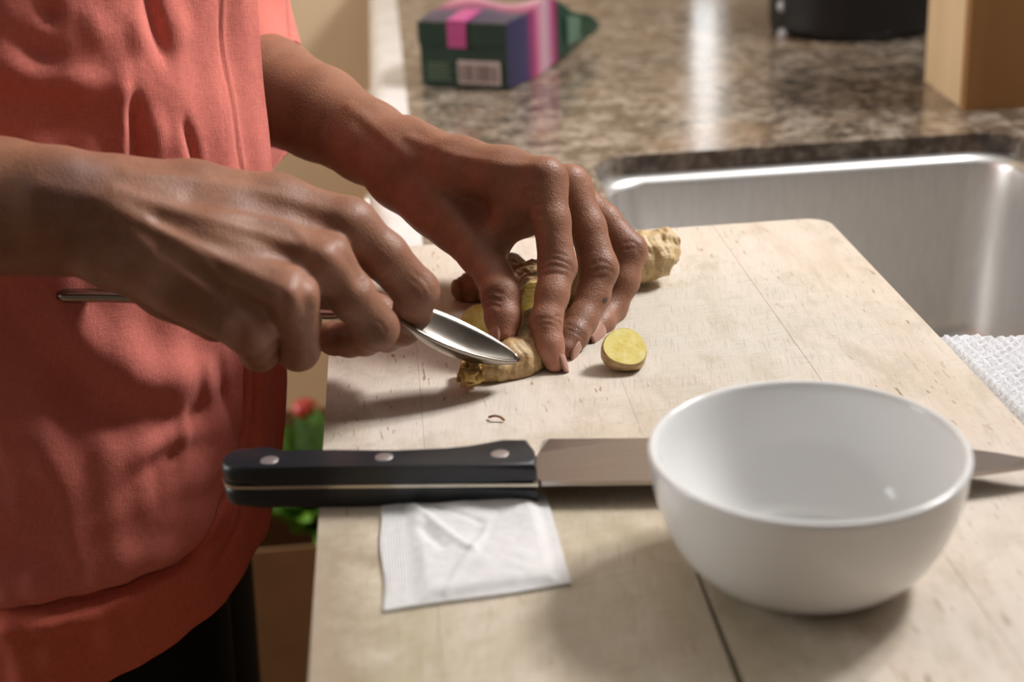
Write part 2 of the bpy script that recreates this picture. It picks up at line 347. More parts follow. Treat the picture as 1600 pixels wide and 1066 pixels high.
# ---- granite worktop with a sink cut-out
SX0, SX1, SY0, SY1 = 0.150, 0.497, 0.742, 1.182
def rrect(x0, x1, y0, y1, r, n=10):
    pts = []
    for cx, cy, a0 in ((x1-r, y1-r, 0), (x0+r, y1-r, 90), (x0+r, y0+r, 180), (x1-r, y0+r, 270)):
        for k in range(n+1):
            a = math.radians(a0+90*k/n); pts.append((cx+r*math.cos(a), cy+r*math.sin(a)))
    return pts
def cut_slab(name, outer, inner, z0, z1, mat, parent=None):
    cx, cy = (inner[0]+inner[1])/2, (inner[2]+inner[3])/2
    ip = rrect(*inner, 0.034, 10)
    # one outer point for each inner one, with the outer corners hit exactly
    ang = [math.atan2(y-cy, x-cx) for x, y in ip]
    op = []
    for a in ang:
        c, s = math.cos(a), math.sin(a); t = 1e9
        if c > 1e-9: t = min(t, (outer[1]-cx)/c)
        if c < -1e-9: t = min(t, (outer[0]-cx)/c)
        if s > 1e-9: t = min(t, (outer[3]-cy)/s)
        if s < -1e-9: t = min(t, (outer[2]-cy)/s)
        op.append([cx+c*t, cy+s*t])
    for X, Y in ((outer[0], outer[2]), (outer[0], outer[3]), (outer[1], outer[2]), (outer[1], outer[3])):
        i = min(range(len(op)), key=lambda j: (op[j][0]-X)**2+(op[j][1]-Y)**2); op[i] = [X, Y]
    n = len(ip); V = []; Fc = []
    for z in (z1, z0):
        V += [(x, y, z) for x, y in op]; V += [(x, y, z) for x, y in ip]
    for i in range(n):
        j = (i+1) % n
        Fc += [(i, j, n+j, n+i), (3*n+i, 3*n+j, 2*n+j, 2*n+i), (n+i, n+j, 3*n+j, 3*n+i), (2*n+i, 2*n+j, j, i)]
    o = pyd(name, V, Fc, mat, parent, False); bm = bmesh.new(); bm.from_mesh(o.data); bmesh.ops.recalc_face_normals(bm, faces=bm.faces); bm.to_mesh(o.data); bm.free(); return o
wt = thing('kitchen_worktop', 'speckled brown granite worktop running along and behind the steel sink', 'countertop')
cut_slab('slab', (0.012, 0.985, 0.10, 2.395), (SX0, SX1, SY0, SY1), CZ-0.016, CZ, GRANITE, wt)
EDGE = plain('edge_painted_glare', (0.78, 0.77, 0.76), 0.16, var=0.10, scale=25)  # bright reflection on the polished nose is put into this pale colour
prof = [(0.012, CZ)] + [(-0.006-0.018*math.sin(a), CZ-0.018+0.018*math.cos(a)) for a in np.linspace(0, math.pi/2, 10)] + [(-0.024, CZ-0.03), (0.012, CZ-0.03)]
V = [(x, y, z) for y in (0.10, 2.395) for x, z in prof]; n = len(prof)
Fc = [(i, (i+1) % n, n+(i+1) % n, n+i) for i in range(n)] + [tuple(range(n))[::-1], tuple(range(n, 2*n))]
o = pyd('front_edge', V, Fc, EDGE, wt, False); smooth_by_angle(o, 30); o['label'] = 'polished rounded front edge with its bright reflection painted in'

# ---- sink
sink = thing('kitchen_sink', 'brushed stainless steel undermount sink basin set in the granite worktop', 'sink')
loops = []; zt = CZ-0.017
def basin_loop(ins, z, r): loops.append([(x, y, z) for x, y in rrect(SX0-0.012+ins, SX1+0.012-ins, SY0-0.012+ins, SY1+0.012-ins, r*0.7, 10)])
basin_loop(-0.010, zt, 0.055); basin_loop(0.013, zt, 0.05); basin_loop(0.0165, zt-0.0006, 0.05); basin_loop(0.019, zt-0.002, 0.05); basin_loop(0.0208, zt-0.0045, 0.05); basin_loop(0.0215, zt-0.008, 0.05)
for k in range(1, 6): basin_loop(0.0215+0.008*k/5, zt-0.008-0.125*k/5, 0.05)
for a in np.linspace(0, math.pi/2, 8)[1:]: basin_loop(0.0295+0.03*(1-math.cos(a)), zt-0.133-0.03*math.sin(a), 0.05)
basin_loop(0.12, zt-0.165, 0.03); n = len(loops[0]); V = sum(loops, []); Fc = []
for i in range(len(loops)-1):
    for k in range(n): Fc.append((i*n+k, i*n+(k+1) % n, (i+1)*n+(k+1) % n, (i+1)*n+k))
Fc.append(tuple((len(loops)-1)*n+k for k in range(n)))
o = pyd('basin', V, Fc, STEEL, sink); md = o.modifiers.new('thickness', 'SOLIDIFY'); md.thickness = 0.0012; md.offset = 1
dc = ((SX0+SX1)/2, (SY0+SY1)/2, zt-0.1645)
lathe('drain', [(0.0, -0.004), (0.02, -0.004), (0.034, 0.0), (0.044, 0.0018), (0.044, 0.0)], dc, STEEL, sink, 40)

# ================================================================== CUTTING BOARD
bd = thing('cutting_board', 'worn pale wooden cutting board laid across the sink and worktop', 'cutting board')
BX0, BX1, BY0, BY1 = -0.0425, 0.2615, 0.33, 0.8955
g = 0.00003
def arc(cx, cy, r, a0, a1, n=8): return [(cx+r*math.cos(math.radians(a0+(a1-a0)*k/n)), cy+r*math.sin(math.radians(a0+(a1-a0)*k/n))) for k in range(n+1)]
r = 0.015
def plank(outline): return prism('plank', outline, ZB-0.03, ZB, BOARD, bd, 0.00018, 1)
p1 = [(BX0, BY0), (0.002-g, BY0), (0.002-g, BY1)] + arc(BX0+r, BY1-r, r, 90, 180)
p2 = [(0.002+g, BY0), (0.0962, BY0), (0.0962, 0.36), (0.0975, 0.50), (0.0978-g, 0.56), (0.0978-g, BY1), (0.002+g, BY1)]
p3 = [(0.0998, BY0), (0.190-g, BY0), (0.190-g, BY1), (0.0978+g, BY1), (0.0978+g, 0.56), (0.0984, 0.50), (0.0996, 0.36)]
p4 = [(0.190+g, BY0), (BX1, BY0)] + arc(BX1-r, BY1-r, r, 0, 90) + [(0.190+g, BY1)]
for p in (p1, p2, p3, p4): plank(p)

# ================================================================== THINGS ON THE BOARD
# ---- white bowl
bc = (0.1365, 0.4815, ZB)
outer = [(0.0, 0.0016), (0.0215, 0.0016), (0.0225, 0.0), (0.0262, 0.0), (0.0275, 0.0015)]
for k in range(1, 13):
    t = k/12; a = t*math.pi/2*0.93
    outer.append((0.0275+(0.0288)*math.sin(a)**0.92, 0.0015+0.0462*(1-math.cos(a))/(1-math.cos(math.pi/2*0.93))))
lip = [(0.0564, 0.0491), (0.0558, 0.0499), (0.0548, 0.0502), (0.0538, 0.0497), (0.0533, 0.0485)]
inner = [(max(r_-0.0030, 0.0), z_+0.0034) for r_, z_ in outer[5:-1]][::-1]
inner = [q for q in inner if q[1] < 0.0472] + [(0.021, 0.0046), (0.0, 0.0042)]
o = lathe('bowl', outer+lip+inner, (0, 0, 0), CERAMIC, None, 96); o.location = (bc[0], bc[1], bc[2]+0.0006); o.rotation_euler = (math.radians(1.3), 0, 0)
tag(o, 'white glazed ceramic bowl standing empty on the cutting board', 'bowl')
# ---- chef knife lying flat, handle over the board's edge
kn = thing('chef_knife', 'large chef knife with black riveted handle lying across the board', 'knife')
def kz(px, py, z): q = on(px, py, z); return (q[0], q[1])
hz = 0.0185
top_pts = [(345, 717), (350, 707), (365, 700), (388, 697), (410, 703), (440, 704), (520, 703), (620, 704), (700, 705), (738, 701), (762, 692), (784, 684), (824, 684), (835, 698), (838, 714), (838, 726)]
low_pts = [(700, 727), (500, 729), (400, 731), (362, 731), (349, 727)]
o2 = [kz(*q, hz) for q in top_pts+low_pts]
def scale_piece(z0, z1):
    o_ = prism('handle_scale', o2, z0, z1, BLACK, kn, 0.0028, 4); return o_
scale_piece(ZB+0.0002, ZB+0.0087); scale_piece(ZB+0.0099, ZB+hz)
C2 = np.mean(o2, axis=0)
tang = [tuple(np.array(q)+0.0004*unit(np.array(q)-C2)) for q in o2]
prism('tang', tang, ZB+0.0087, ZB+0.0099, plain('tang_steel', (0.62, 0.56, 0.45), 0.35, 1.0), kn)
bl = [kz(*q, 0.0105) for q in [(846, 752), (1200, 748), (1500, 741), (1580, 730), (1650, 719), (1600, 711), (1560, 704), (1510, 697), (1430, 689), (1340, 684), (1200, 682), (1000, 681), (858, 682), (848, 688), (842, 706), (836, 716), (836, 744)]]
bm = bmesh.new(); nb = len(bl); sp = np.array(bl)
edge_idx = set(range(5, 13))
vt = [bm.verts.new((x, y, ZB+0.0093+(0.0001 if i in edge_idx else 0.0010))) for i, (x, y) in enumerate(bl)]
vb = [bm.verts.new((x, y, ZB+0.0093-(0.0001 if i in edge_idx else 0.0010))) for i, (x, y) in enumerate(bl)]
bm.faces.new(vt); bm.faces.new(vb[::-1])
for i in range(nb): j = (i+1) % nb; bm.faces.new((vt[j], vt[i], vb[i], vb[j]))
bmesh.ops.triangulate(bm, faces=[f for f in bm.faces if len(f.verts) > 4])
from_bm('blade', bm, BLADE, kn)
RIV = plain('rivet_metal', (0.46, 0.41, 0.40), 0.45, 0.8, 0.05)
for px, py in ((421, 719), (600, 714), (781, 709)):
    q = on(px, py, hz); lathe('rivet', [(0.0, 0.00015), (0.0033, 0.00015), (0.0037, 0.0), (0.0038, -0.002)], (q[0], q[1], ZB+hz), RIV, kn, 24)

# ---- paper tea bag
tb = thing('tea_bag', 'crumpled white paper tea bag with a crimped edge lying below the knife', 'tea bag')
c00, c10, c11, c01 = [on(*q, 0.001) for q in ((594, 792), (853, 772), (893, 912), (601, 955))]
folds = [((0.20, 0.05), (0.50, 0.62), 0.0014, 0.020), ((0.50, 0.62), (0.62, 0.34), 0.0012, 0.016), ((0.24, 0.30), (0.34, 0.52), -0.0018, 0.03), ((0.50, 0.62), (0.33, 0.95), 0.0010, 0.02), ((0.36, 0.10), (0.62, 0.34), -0.0008, 0.02), ((0.62, 0.34), (0.92, 0.2), 0.0006, 0.03)]
def bag_z(u, v):
    e = max(0.0, min(1, min((u-0.14)/0.10, (0.95-u)/0.08, v/0.08, (1-v)/0.08)))
    z = 0.0026*(e*e*(3-2*e))*(0.75+0.35*math.sin(5*u+2)*math.sin(6*v))
    for a, b, amp, wd in folds:
        ax, ay = a; bx, by = b; L = (bx-ax)**2+(by-ay)**2; t = max(0, min(1, ((u-ax)*(bx-ax)+(v-ay)*(by-ay))/L))
        d2 = (u-ax-t*(bx-ax))**2+(v-ay-t*(by-ay))**2; z += 0.8*amp*math.exp(-d2/(wd*1.25)**2)
    z += e*(0.0011*mnoise.noise(Vector((u*4.5, v*4.5, 0.3)))+0.0006*abs(mnoise.noise(Vector((u*9+4, v*9, 1.7)))))
    return max(z, -0.0006)
def bag_sheet(name, u0, u1, nu, nv, extra):
    V = []; Fc = []
    for sgn in (1, 0):
        for i in range(nu+1):
            u = u0+(u1-u0)*i/nu
            for j in range(nv+1):
                v = j/nv; p = (c00*(1-u)+c10*u)*(1-v)+(c01*(1-u)+c11*u)*v
                p = p + np.array([0.0006*math.sin(9*v+1)*(1 if u < 0.02 else 0), 0.0012*math.sin(7*u)*(1 if v < 0.02 else 0.4 if v > 0.98 else 0), 0])
                z = bag_z(u, v)+extra(u, v)
                V.append((p[0], p[1], ZB+0.0004+(0.0009+z if sgn else 0.0)))
    m = (nu+1)*(nv+1); ix = lambda i, j: i*(nv+1)+j
    for i in range(nu):
        for j in range(nv):
            Fc.append((ix(i, j), ix(i, j+1), ix(i+1, j+1), ix(i+1, j))); Fc.append(tuple(m+q for q in (ix(i, j), ix(i+1, j), ix(i+1, j+1), ix(i, j+1))))
    rim = [ix(i, 0) for i in range(nu+1)]+[ix(nu, j) for j in range(1, nv+1)]+[ix(i, nv) for i in range(nu-1, -1, -1)]+[ix(0, j) for j in range(nv-1, 0, -1)]
    for a, b in zip(rim, rim[1:]+rim[:1]): Fc.append((a, b, m+b, m+a))
    o_ = pyd(name, V, Fc, PAPER, tb); bm = bmesh.new(); bm.from_mesh(o_.data); bmesh.ops.recalc_face_normals(bm, faces=bm.faces); bm.to_mesh(o_.data); bm.free(); smooth_by_angle(o_, 60); return o_
bag_sheet('pouch', 0.14, 1.0, 70, 70, lambda u, v: 0.0)
bag_sheet('crimped_edge', 0.0, 0.14, 56, 20, lambda u, v: 0.00022*math.sin(u/0.14*2*math.pi*9))

# ---- ribbed towel on the worktop right of the board
TOWEL = plain('white_terry', (0.74, 0.74, 0.76), 0.95, var=0.06, scale=900, spec=0.1, bmp=0.5)
tx0, tx1, ty0, ty1 = 0.268, 0.52, 0.50, 0.728
V = []; Fc = []; nx, ny = 130, 110
for i in range(nx+1):
    for j in range(ny+1):
        u = i/nx; v = j/ny; x = tx0+(tx1-tx0)*u; y = ty0+(ty1-ty0)*v + 0.002*math.sin(28*u) + (0.0018*math.sin(u*260) if j == ny else 0)
        e = min(u*(tx1-tx0), (1-u)*(tx1-tx0), v*(ty1-ty0), (1-v)*(ty1-ty0)); e = min(1, e/0.010)
        z = 0.016*math.sqrt(1-(1-e)**2) + 0.0019*math.sin((y+0.35*x+0.002*math.sin(x*90))*2*math.pi/0.0068)*e + 0.0010*math.sin(x*2*math.pi/0.0055)*e + 0.002*math.sin(9*u+3*v)*e
        V.append((x, y, CZ+0.0008+z))
for i in range(nx):
    for j in range(ny): a = i*(ny+1)+j; Fc.append((a, a+ny+1, a+ny+2, a+1))
rim = [i*(ny+1) for i in range(nx+1)]+[nx*(ny+1)+j for j in range(1, ny+1)]+[i*(ny+1)+ny for i in range(nx-1, -1, -1)]+[j for j in range(ny-1, 0, -1)]
Fc.append(tuple(rim[::-1]))
tw = pyd('towel', V, Fc, TOWEL); tag(tw, 'white ribbed towel folded beside the board at the edge of the sink', 'towel')

# ================================================================== THINGS BEHIND
# ---- green pouch pack
pk = thing('tea_pack', 'dark green pouch pack with pink and purple side lying on the worktop', 'package')
A = np.array([0.0285, 1.489]); B = np.array([0.109, 1.445]); wv = unit(B-A); dv = np.array([-wv[1], wv[0]]); W_ = np.linalg.norm(B-A)
GREEN = plain('pack_dark_green', (0.013, 0.040, 0.024), 0.38, var=0.1)
def mat_pack():
    m, nt, bs = new_mat('pack_printed_film'); at_ = N(nt, 'ShaderNodeUVMap'); sx = N(nt, 'ShaderNodeSeparateXYZ'); nt.links.new(at_.outputs[0], sx.inputs[0])
    ns = noise(nt, at_.outputs[0], 9, 3, 0.6); ad = N(nt, 'ShaderNodeMath', operation='MULTIPLY_ADD'); nt.links.new(ns, ad.inputs[0]); ad.inputs[1].default_value = 0.10; nt.links.new(sx.outputs[0], ad.inputs[2])
    c = ramp(nt, ad.outputs[0], [(0.0, (0.02, 0.02, 0.045)), (0.20, (0.04, 0.036, 0.09)), (0.27, (0.28, 0.03, 0.11)), (0.34, (0.50, 0.20, 0.30)), (0.43, (0.48, 0.33, 0.38)), (0.50, (0.30, 0.02, 0.12)), (0.545, (0.012, 0.045, 0.028)), (1.0, (0.014, 0.05, 0.03))])
    c.node.color_ramp.interpolation = 'LINEAR'
    nt.links.new(c, bs.inputs['Base Color']); bs.inputs['Roughness'].default_value = 0.35; return m
PACK = mat_pack()
def pack_pt(s, a, b):  # s along, a across -0.5..0.5, b up 0..1
    k = max(0, (s-0.30)/0.70); wd = W_*(1+0.10*math.sin(min(1, s/0.5)*math.pi))*(1-0.25*k*k); ht = 0.062*(1+0.10*math.sin(min(1, s/0.6)*math.pi))*(1-k**1.6*0.92)
    c = (A+B)/2+dv*(0.245*s)+wv*0.012*k; lift = 0.014*k
    return (c[0]+wv[0]*a*wd, c[1]+wv[1]*a*wd, CZ+0.0015+lift+ht*b)
ring = []
for a in np.linspace(-0.5, 0.5, 9): ring.append((a, 0.0))
for b in np.linspace(0, 1, 7)[1:]: ring.append((0.5, b))
for a in np.linspace(0.5, -0.5, 9)[1:]: ring.append((a, 1.0))
for b in np.linspace(1, 0, 7)[1:-1]: ring.append((-0.5, b))
ns_ = 22; nr = len(ring); V = []; Fc = []; UV = []
for i in range(ns_+1):
    s = i/ns_
    for a, b in ring:
        x, y, z = pack_pt(s, a, b); bul = 0.004*math.sin(math.pi*s)
        V.append((x+bul*math.sin(17*s+9*a)*0.5, y, max(CZ+0.001, z+bul*math.sin(11*s+7*a)*(1 if b > 0.5 else 0)))); UV.append((s, a))
for i in range(ns_):
    for k in range(nr): Fc.append((i*nr+k, i*nr+(k+1) % nr, (i+1)*nr+(k+1) % nr, (i+1)*nr+k))
Fc.append(tuple(range(nr))[::-1]); Fc.append(tuple(ns_*nr+k for k in range(nr)))
def set_uv(o, UV):
    me = o.data; l = me.uv_layers.new(name='UVMap'); idx = np.empty(len(me.loops), int); me.loops.foreach_get('vertex_index', idx)
    l.data.foreach_set('uv', np.array(UV, float)[idx].ravel())
o = pyd('pouch_body', V, Fc, PACK, pk); set_uv(o, UV); smooth_by_angle(o, 50)
o.data.materials.append(GREEN)
for p in o.data.polygons:
    if len(p.vertices) > 4: p.material_index = 1
# folded green front flap, pink tab, pale label with bars, faint print
def front_quad(name, a0, a1, b0, b1, off, mat, parent):
    V = []
    for d_ in (off, off-0.0012):
        for a, b in ((a0, b0), (a1, b0), (a1, b1), (a0, b1)):
            x, y, z = pack_pt(0, a, b); V.append((x-dv[0]*d_, y-dv[1]*d_, z))
    return pyd(name, V, [(0, 1, 2, 3), (7, 6, 5, 4), (0, 4, 5, 1), (1, 5, 6, 2), (2, 6, 7, 3), (3, 7, 4, 0)], mat, parent, False)
PINK = plain('pink_sticker', (0.46, 0.07, 0.23), 0.4); LBL = plain('pale_label', (0.52, 0.43, 0.40), 0.6); INK = plain('label_ink', (0.20, 0.16, 0.15), 0.6); PRINT = plain('faint_print', (0.10, 0.15, 0.09), 0.6)
fl = front_quad('front_flap', -0.5, 0.5, 0.66, 1.0, 0.003, GREEN, pk)
front_quad('pink_tab', -0.15, 0.06, 0.62, 1.02, 0.0045, PINK, pk)['label'] = 'pink sticker tab'
x, y, z = pack_pt(0, -0.045, 1.0)
V = [];
for dz_ in (0.0065, 0.0042):
    for a, s in ((-0.15, -0.02), (0.06, -0.02), (0.06, 0.14), (-0.15, 0.14)):
        q = pack_pt(max(s, 0), a, 1.0); V.append((q[0]-dv[0]*(0.0045 if s < 0 else 0), q[1]-dv[1]*(0.0045 if s < 0 else 0), q[2]+dz_-0.004))
pyd('pink_tab', V, [(0, 1, 2, 3), (7, 6, 5, 4), (0, 4, 5, 1), (1, 5, 6, 2), (2, 6, 7, 3), (3, 7, 4, 0)], PINK, pk, False)
lb = front_quad('barcode_label', -0.06, 0.42, 0.06, 0.42, 0.002, LBL, pk); lb['label'] = 'pale barcode label'
xx = -0.04
while xx < 0.40:
    wb = random.choice((0.008, 0.012, 0.02)); front_quad('bar', xx, xx+wb, 0.10, 0.36, 0.0026, INK, lb); xx += wb+random.choice((0.014, 0.02, 0.03))
for k in range(5): front_quad('print_line', -0.42, -0.42+random.uniform(0.24, 0.32), 0.10+k*0.06, 0.128+k*0.06, 0.0014, PRINT, pk)
# pale printed strip on the far part of the side
V = []
for s in np.linspace(0.56, 0.70, 6):
    for b in (0.2, 0.8): q = pack_pt(s, 0.5, b); V.append((q[0]+wv[0]*0.004, q[1]+wv[1]*0.004, q[2]))
pyd('print_patch', V, [(2*i, 2*i+2, 2*i+3, 2*i+1) for i in range(5)], plain('pale_green_print', (0.10, 0.17, 0.12), 0.5), pk)

# ---- black pot with a steel handle
pot = thing('cooking_pot', 'black round pot with a steel side handle at the back of the worktop', 'pot')
POTM = plain('black_enamel', (0.006, 0.006, 0.006), 0.45, var=0.1)
pc = (0.505, 1.655, CZ+0.0003)
lathe('pot_body', [(0.0, 0.0005), (0.082, 0.0005), (0.088, 0.004), (0.090, 0.012), (0.090, 0.125), (0.092, 0.128), (0.090, 0.131), (0.086, 0.128), (0.086, 0.010), (0.0, 0.008)], pc, POTM, pot, 56)
hp = at(1235, 8, 1.64); hb = at(1236, 52, 1.64)
tube('handle', catmull([(pc[0]-0.085, pc[1]-0.03, hp[2]+0.002), (hp[0]-0.003, hp[1], hp[2]), (hb[0], hb[1], (hp[2]+hb[2])/2), (hb[0]+0.002, hb[1], hb[2]+0.004), (pc[0]-0.085, pc[1]-0.03, hb[2]+0.002)], 6), 0.0065, plain('handle_aluminium', (0.55, 0.56, 0.58), 0.35, 0.0, 0.05), pot, 12)
lathe('handle_knob', [(0.0, 0.011), (0.007, 0.009), (0.010, 0.003), (0.010, -0.003), (0.007, -0.009), (0.0, -0.011)], (hp[0]-0.004, hp[1]-0.004, hp[2]+0.006), STEEL, pot, 20)
# ---- wooden block
OAK_LIT = mat_wood('oak_lit', (0.70, 0.50, 0.29), (0.82, 0.63, 0.40), 6); OAK_SHADED = mat_wood('oak_shaded', (0.28, 0.13, 0.04), (0.38, 0.20, 0.07), 6)  # one wood in two tones: lit sides and shaded front painted in
wb = thing('wooden_box', 'upright honey coloured wooden box standing behind the sink', 'box')
wb.location = (0.484, 1.254, CZ); wb.rotation_euler = (0, 0, math.radians(-3.5))
box('front_panel', (0.0, 0.0, 0.0), (0.16, 0.014, 0.24), OAK_SHADED, wb, 0.0012); box('side_panel', (0.0, 0.0145, 0.0), (0.014, 0.125, 0.24), OAK_LIT, wb, 0.0012)
box('side_panel', (0.146, 0.0145, 0.0), (0.16, 0.125, 0.24), OAK_LIT, wb, 0.0012); box('back_panel', (0.0145, 0.111, 0.0), (0.1455, 0.125, 0.24), OAK_SHADED, wb, 0.0012)
box('bottom_panel', (0.0145, 0.0145, 0.001), (0.1455, 0.1105, 0.012), OAK_SHADED, wb)

# ---- cardboard box of greens on the floor beside the cabinet
CARD = plain('brown_cardboard', (0.27, 0.155, 0.075), 0.85, var=0.08, scale=30)
bt = at(450, 858, 1.42)[2]
cb = thing('cardboard_box', 'brown cardboard box of green vegetables on the floor behind the trousers', 'box')
x0, x1, y0, y1 = -0.36, -0.040, 1.42, 1.78
box('side_panel', (x0, y0, 0.0), (x1, y0+0.005, bt), CARD, cb); box('side_panel', (x0, y1-0.005, 0.0), (x1, y1, bt), CARD, cb)
box('side_panel', (x0, y0+0.006, 0.0), (x0+0.005, y1-0.006, bt), CARD, cb); box('side_panel', (x1-0.005, y0+0.006, 0.0), (x1, y1-0.006, bt), CARD, cb)
box('bottom_panel', (x0+0.006, y0+0.006, 0.001), (x1-0.006, y1-0.006, 0.006), CARD, cb)
LEAFM = [plain('leaf_green_%d' % k, c, 0.45, var=0.35, scale=25) for k, c in enumerate([(0.10, 0.28, 0.02), (0.18, 0.42, 0.03), (0.05, 0.16, 0.015)])]
def leaf_mesh(k):
    V = []; Fc = []; n = 8
    for i in range(n+1):
        t = i/n; wd = 0.030*math.sin(math.pi*min(1, t*0.93+0.05))**0.8
        for j, a in enumerate((-1, -0.5, 0, 0.5, 1)):
            V.append((a*wd, 0.03*t*t*1.2+0.006*math.sin(9*t+4*a+k), 0.11*t-0.010*abs(a)+0.003*math.sin(14*t+5*a)))
    for i in range(n):
        for j in range(4): q = i*5+j; Fc.append((q, q+1, q+6, q+5))
    me = bpy.data.meshes.new('leaf'); me.from_pydata(V, [], Fc); me.materials.append(LEAFM[k]); me.polygons.foreach_set('use_smooth', [True]*len(me.polygons)); return me
LM = [leaf_mesh(k) for k in range(3)]
def greens(loc, h, nl, label):
    t = thing('leafy_greens', label, 'vegetable', 'bunches of greens in the cardboard box'); t.location = loc
    tube('stalk', [(0, 0, -0.20), (0, 0, -0.05), (0, 0, h*0.8)], [0.016, 0.014, 0.006], LEAFM[1], t, 8)
    for k in range(nl):
        o_ = bpy.data.objects.new('leaf', LM[k % 3]); COL.objects.link(o_); o_.parent = t
        a = k*2.4; o_.location = (0.012*math.cos(a), 0.012*math.sin(a), h*(0.1+0.7*k/nl)); o_.rotation_euler = (random.uniform(-0.9, -0.3), random.uniform(-0.3, 0.3), a); s = random.uniform(0.65, 0.95); o_.scale = (s, s, s)
gz = bt
greens((-0.112, 1.50, gz-0.045), 0.11, 30, 'bushy leafy green bunch at the cabinet side of the cardboard box')
greens((-0.262, 1.665, gz-0.06), 0.08, 20, 'leafy green bunch deeper in the box behind the coral shirt')
TOM = plain('red_skin', (0.55, 0.06, 0.05), 0.3)
q = at(477, 640, 1.58)
o = lathe('tomato', [(0.0, -0.013), (0.007, -0.012), (0.013, -0.007), (0.0155, 0.0), (0.0135, 0.007), (0.007, 0.0115), (0.0025, 0.011), (0.0, 0.0095)], tuple(q), TOM, None, 24)
tag(o, 'red tomato resting on top of the leafy greens', 'tomato')

# ================================================================== IMPLICIT SURFACES
def smin(a, b, k):
    h = np.clip(0.5+0.5*(b-a)/k, 0, 1); return b*(1-h)+a*h-k*h*(1-h)
def cone(p, a, b, ra, rb, flat=None):
    ab = b-a; q = p-a; t = np.clip(q@ab/max(ab@ab, 1e-12), 0, 1); off = q-t[:, None]*ab
    r = ra+(rb-ra)*t
    if flat is None: return np.sqrt((off*off).sum(1))-r
    n, k = flat; L = np.sqrt((off*off).sum(1))+1e-9; c = off@n
    e = np.sqrt(np.maximum(L*L-c*c, 0)+(c/k)**2)+1e-9
    return (e-r)*L/e
def chain(p, J, k=0.003):
    d = None
    for (a, ra), (b, rb) in zip(J[:-1], J[1:]):
        c = cone(p, a, b, ra, rb); d = c if d is None else smin(d, c, k)
    return d
def seg_dist2(p, poly):
    best = None
    for a, b in zip(poly[:-1], poly[1:]):
        ab = b-a; q = p-a; t = np.clip(q@ab/max(ab@ab, 1e-12), 0, 1); off = q-t[:, None]*ab; d = (off*off).sum(1)
        best = d if best is None else np.minimum(best, d)
    return best
def mesh_sdf(f, lo, hi, vox):
    """sparse surface nets"""
    lo = np.array(lo, float); hi = np.array(hi, float); s = 16
    n = np.ceil((hi-lo)/(vox*s)).astype(int)
    cells = np.stack(np.meshgrid(*[np.arange(k) for k in n], indexing='ij'), -1).reshape(-1, 3)*s
    while True:
        d = f(lo+(cells+s/2)*vox); cells = cells[np.abs(d) < vox*s*0.87*1.25+(0.002 if s > 1 else 0.0008)]
        if s == 1: break
        s //= 2; o8 = np.array([(i, j, k) for i in (0, s) for j in (0, s) for k in (0, s)])
        cells = (cells[:, None, :]+o8[None]).reshape(-1, 3)
    dim = (n*16+2).astype(np.int64); key = lambda c: (c[..., 0].astype(np.int64)*dim[1]+c[..., 1])*dim[2]+c[..., 2]
    o8 = np.array([(i, j, k) for i in (0, 1) for j in (0, 1) for k in (0, 1)])
    cor = cells[:, None, :]+o8[None]; ck = key(cor); uk, inv = np.unique(ck.ravel(), return_inverse=True)
    up = np.stack([uk//(dim[1]*dim[2]), (uk//dim[2]) % dim[1], uk % dim[2]], -1)
    val = f(lo+up*vox); cv = val[inv].reshape(-1, 8); sg = cv < 0
    act = (sg.any(1)) & (~sg.all(1)); cells = cells[act]; cv = cv[act]; cor = cor[act].astype(float)
    acc = np.zeros((len(cells), 3)); cnt = np.zeros(len(cells))
    for i in range(8):
        for j in range(i+1, 8):
            if np.abs(o8[i]-o8[j]).sum() != 1: continue
            m = (cv[:, i] < 0) != (cv[:, j] < 0); t = np.where(m, cv[:, i]/(cv[:, i]-cv[:, j]+1e-20), 0)
            acc += np.where(m[:, None], cor[:, i]+(cor[:, j]-cor[:, i])*t[:, None], 0); cnt += m
    V = lo+acc/cnt[:, None]*vox
    kk = key(cells); order = np.argsort(kk); ks = kk[order]
    def find(c):
        q = key(c); i = np.clip(np.searchsorted(ks, q), 0, len(ks)-1); return np.where(ks[i] == q, order[i], -1)
    Fc = []
    for ax in range(3):
        e = np.zeros(3, int); e[ax] = 1; u = np.zeros(3, int); u[(ax+1) % 3] = 1; v = np.zeros(3, int); v[(ax+2) % 3] = 1
        i1 = int(e@[4, 2, 1]); a = cv[:, 0] < 0; b = cv[:, i1] < 0; m = a != b
        c = cells[m]; q = np.stack([find(c), find(c-u), find(c-u-v), find(c-v)], -1); ok = (q >= 0).all(1)
        q = q[ok]; fl = a[m][ok]; q[~fl] = q[~fl][:, ::-1]; Fc.append(q)
    Fc = np.concatenate(Fc)
    for _ in range(1):                       # pull the vertices onto the surface
        h = vox*0.2; d = f(V); G = np.stack([f(V+np.eye(3)[i]*h)-d for i in range(3)], -1)/h
        V = V-G*np.clip(d/np.maximum((G*G).sum(1), 0.2), -vox*0.7, vox*0.7)[:, None]
    return V, Fc
def grad(f, P, h=0.0006):
    G = np.stack([f(P+np.eye(3)[i]*h)-f(P-np.eye(3)[i]*h) for i in range(3)], -1); return G/np.linalg.norm(G, axis=1)[:, None]
def march(f, px, near=0.3):
    """where the sight lines through the given places meet the surface"""
    px = np.array(px, float); D = CR*((px[:, :1]-800)/F_PX)-CU*((px[:, 1:]-533)/F_PX)+_fw; D /= np.linalg.norm(D, axis=1)[:, None]
    t = np.full(len(px), near); best = np.full(len(px), 9.0); bt = t.copy()
    for _ in range(90):
        d = f(CAM+D*t[:, None]); m = d < best; best[m] = d[m]; bt[m] = t[m]; t = t+np.clip(d*0.8, -0.01, 0.05)
    return CAM+D*bt[:, None]
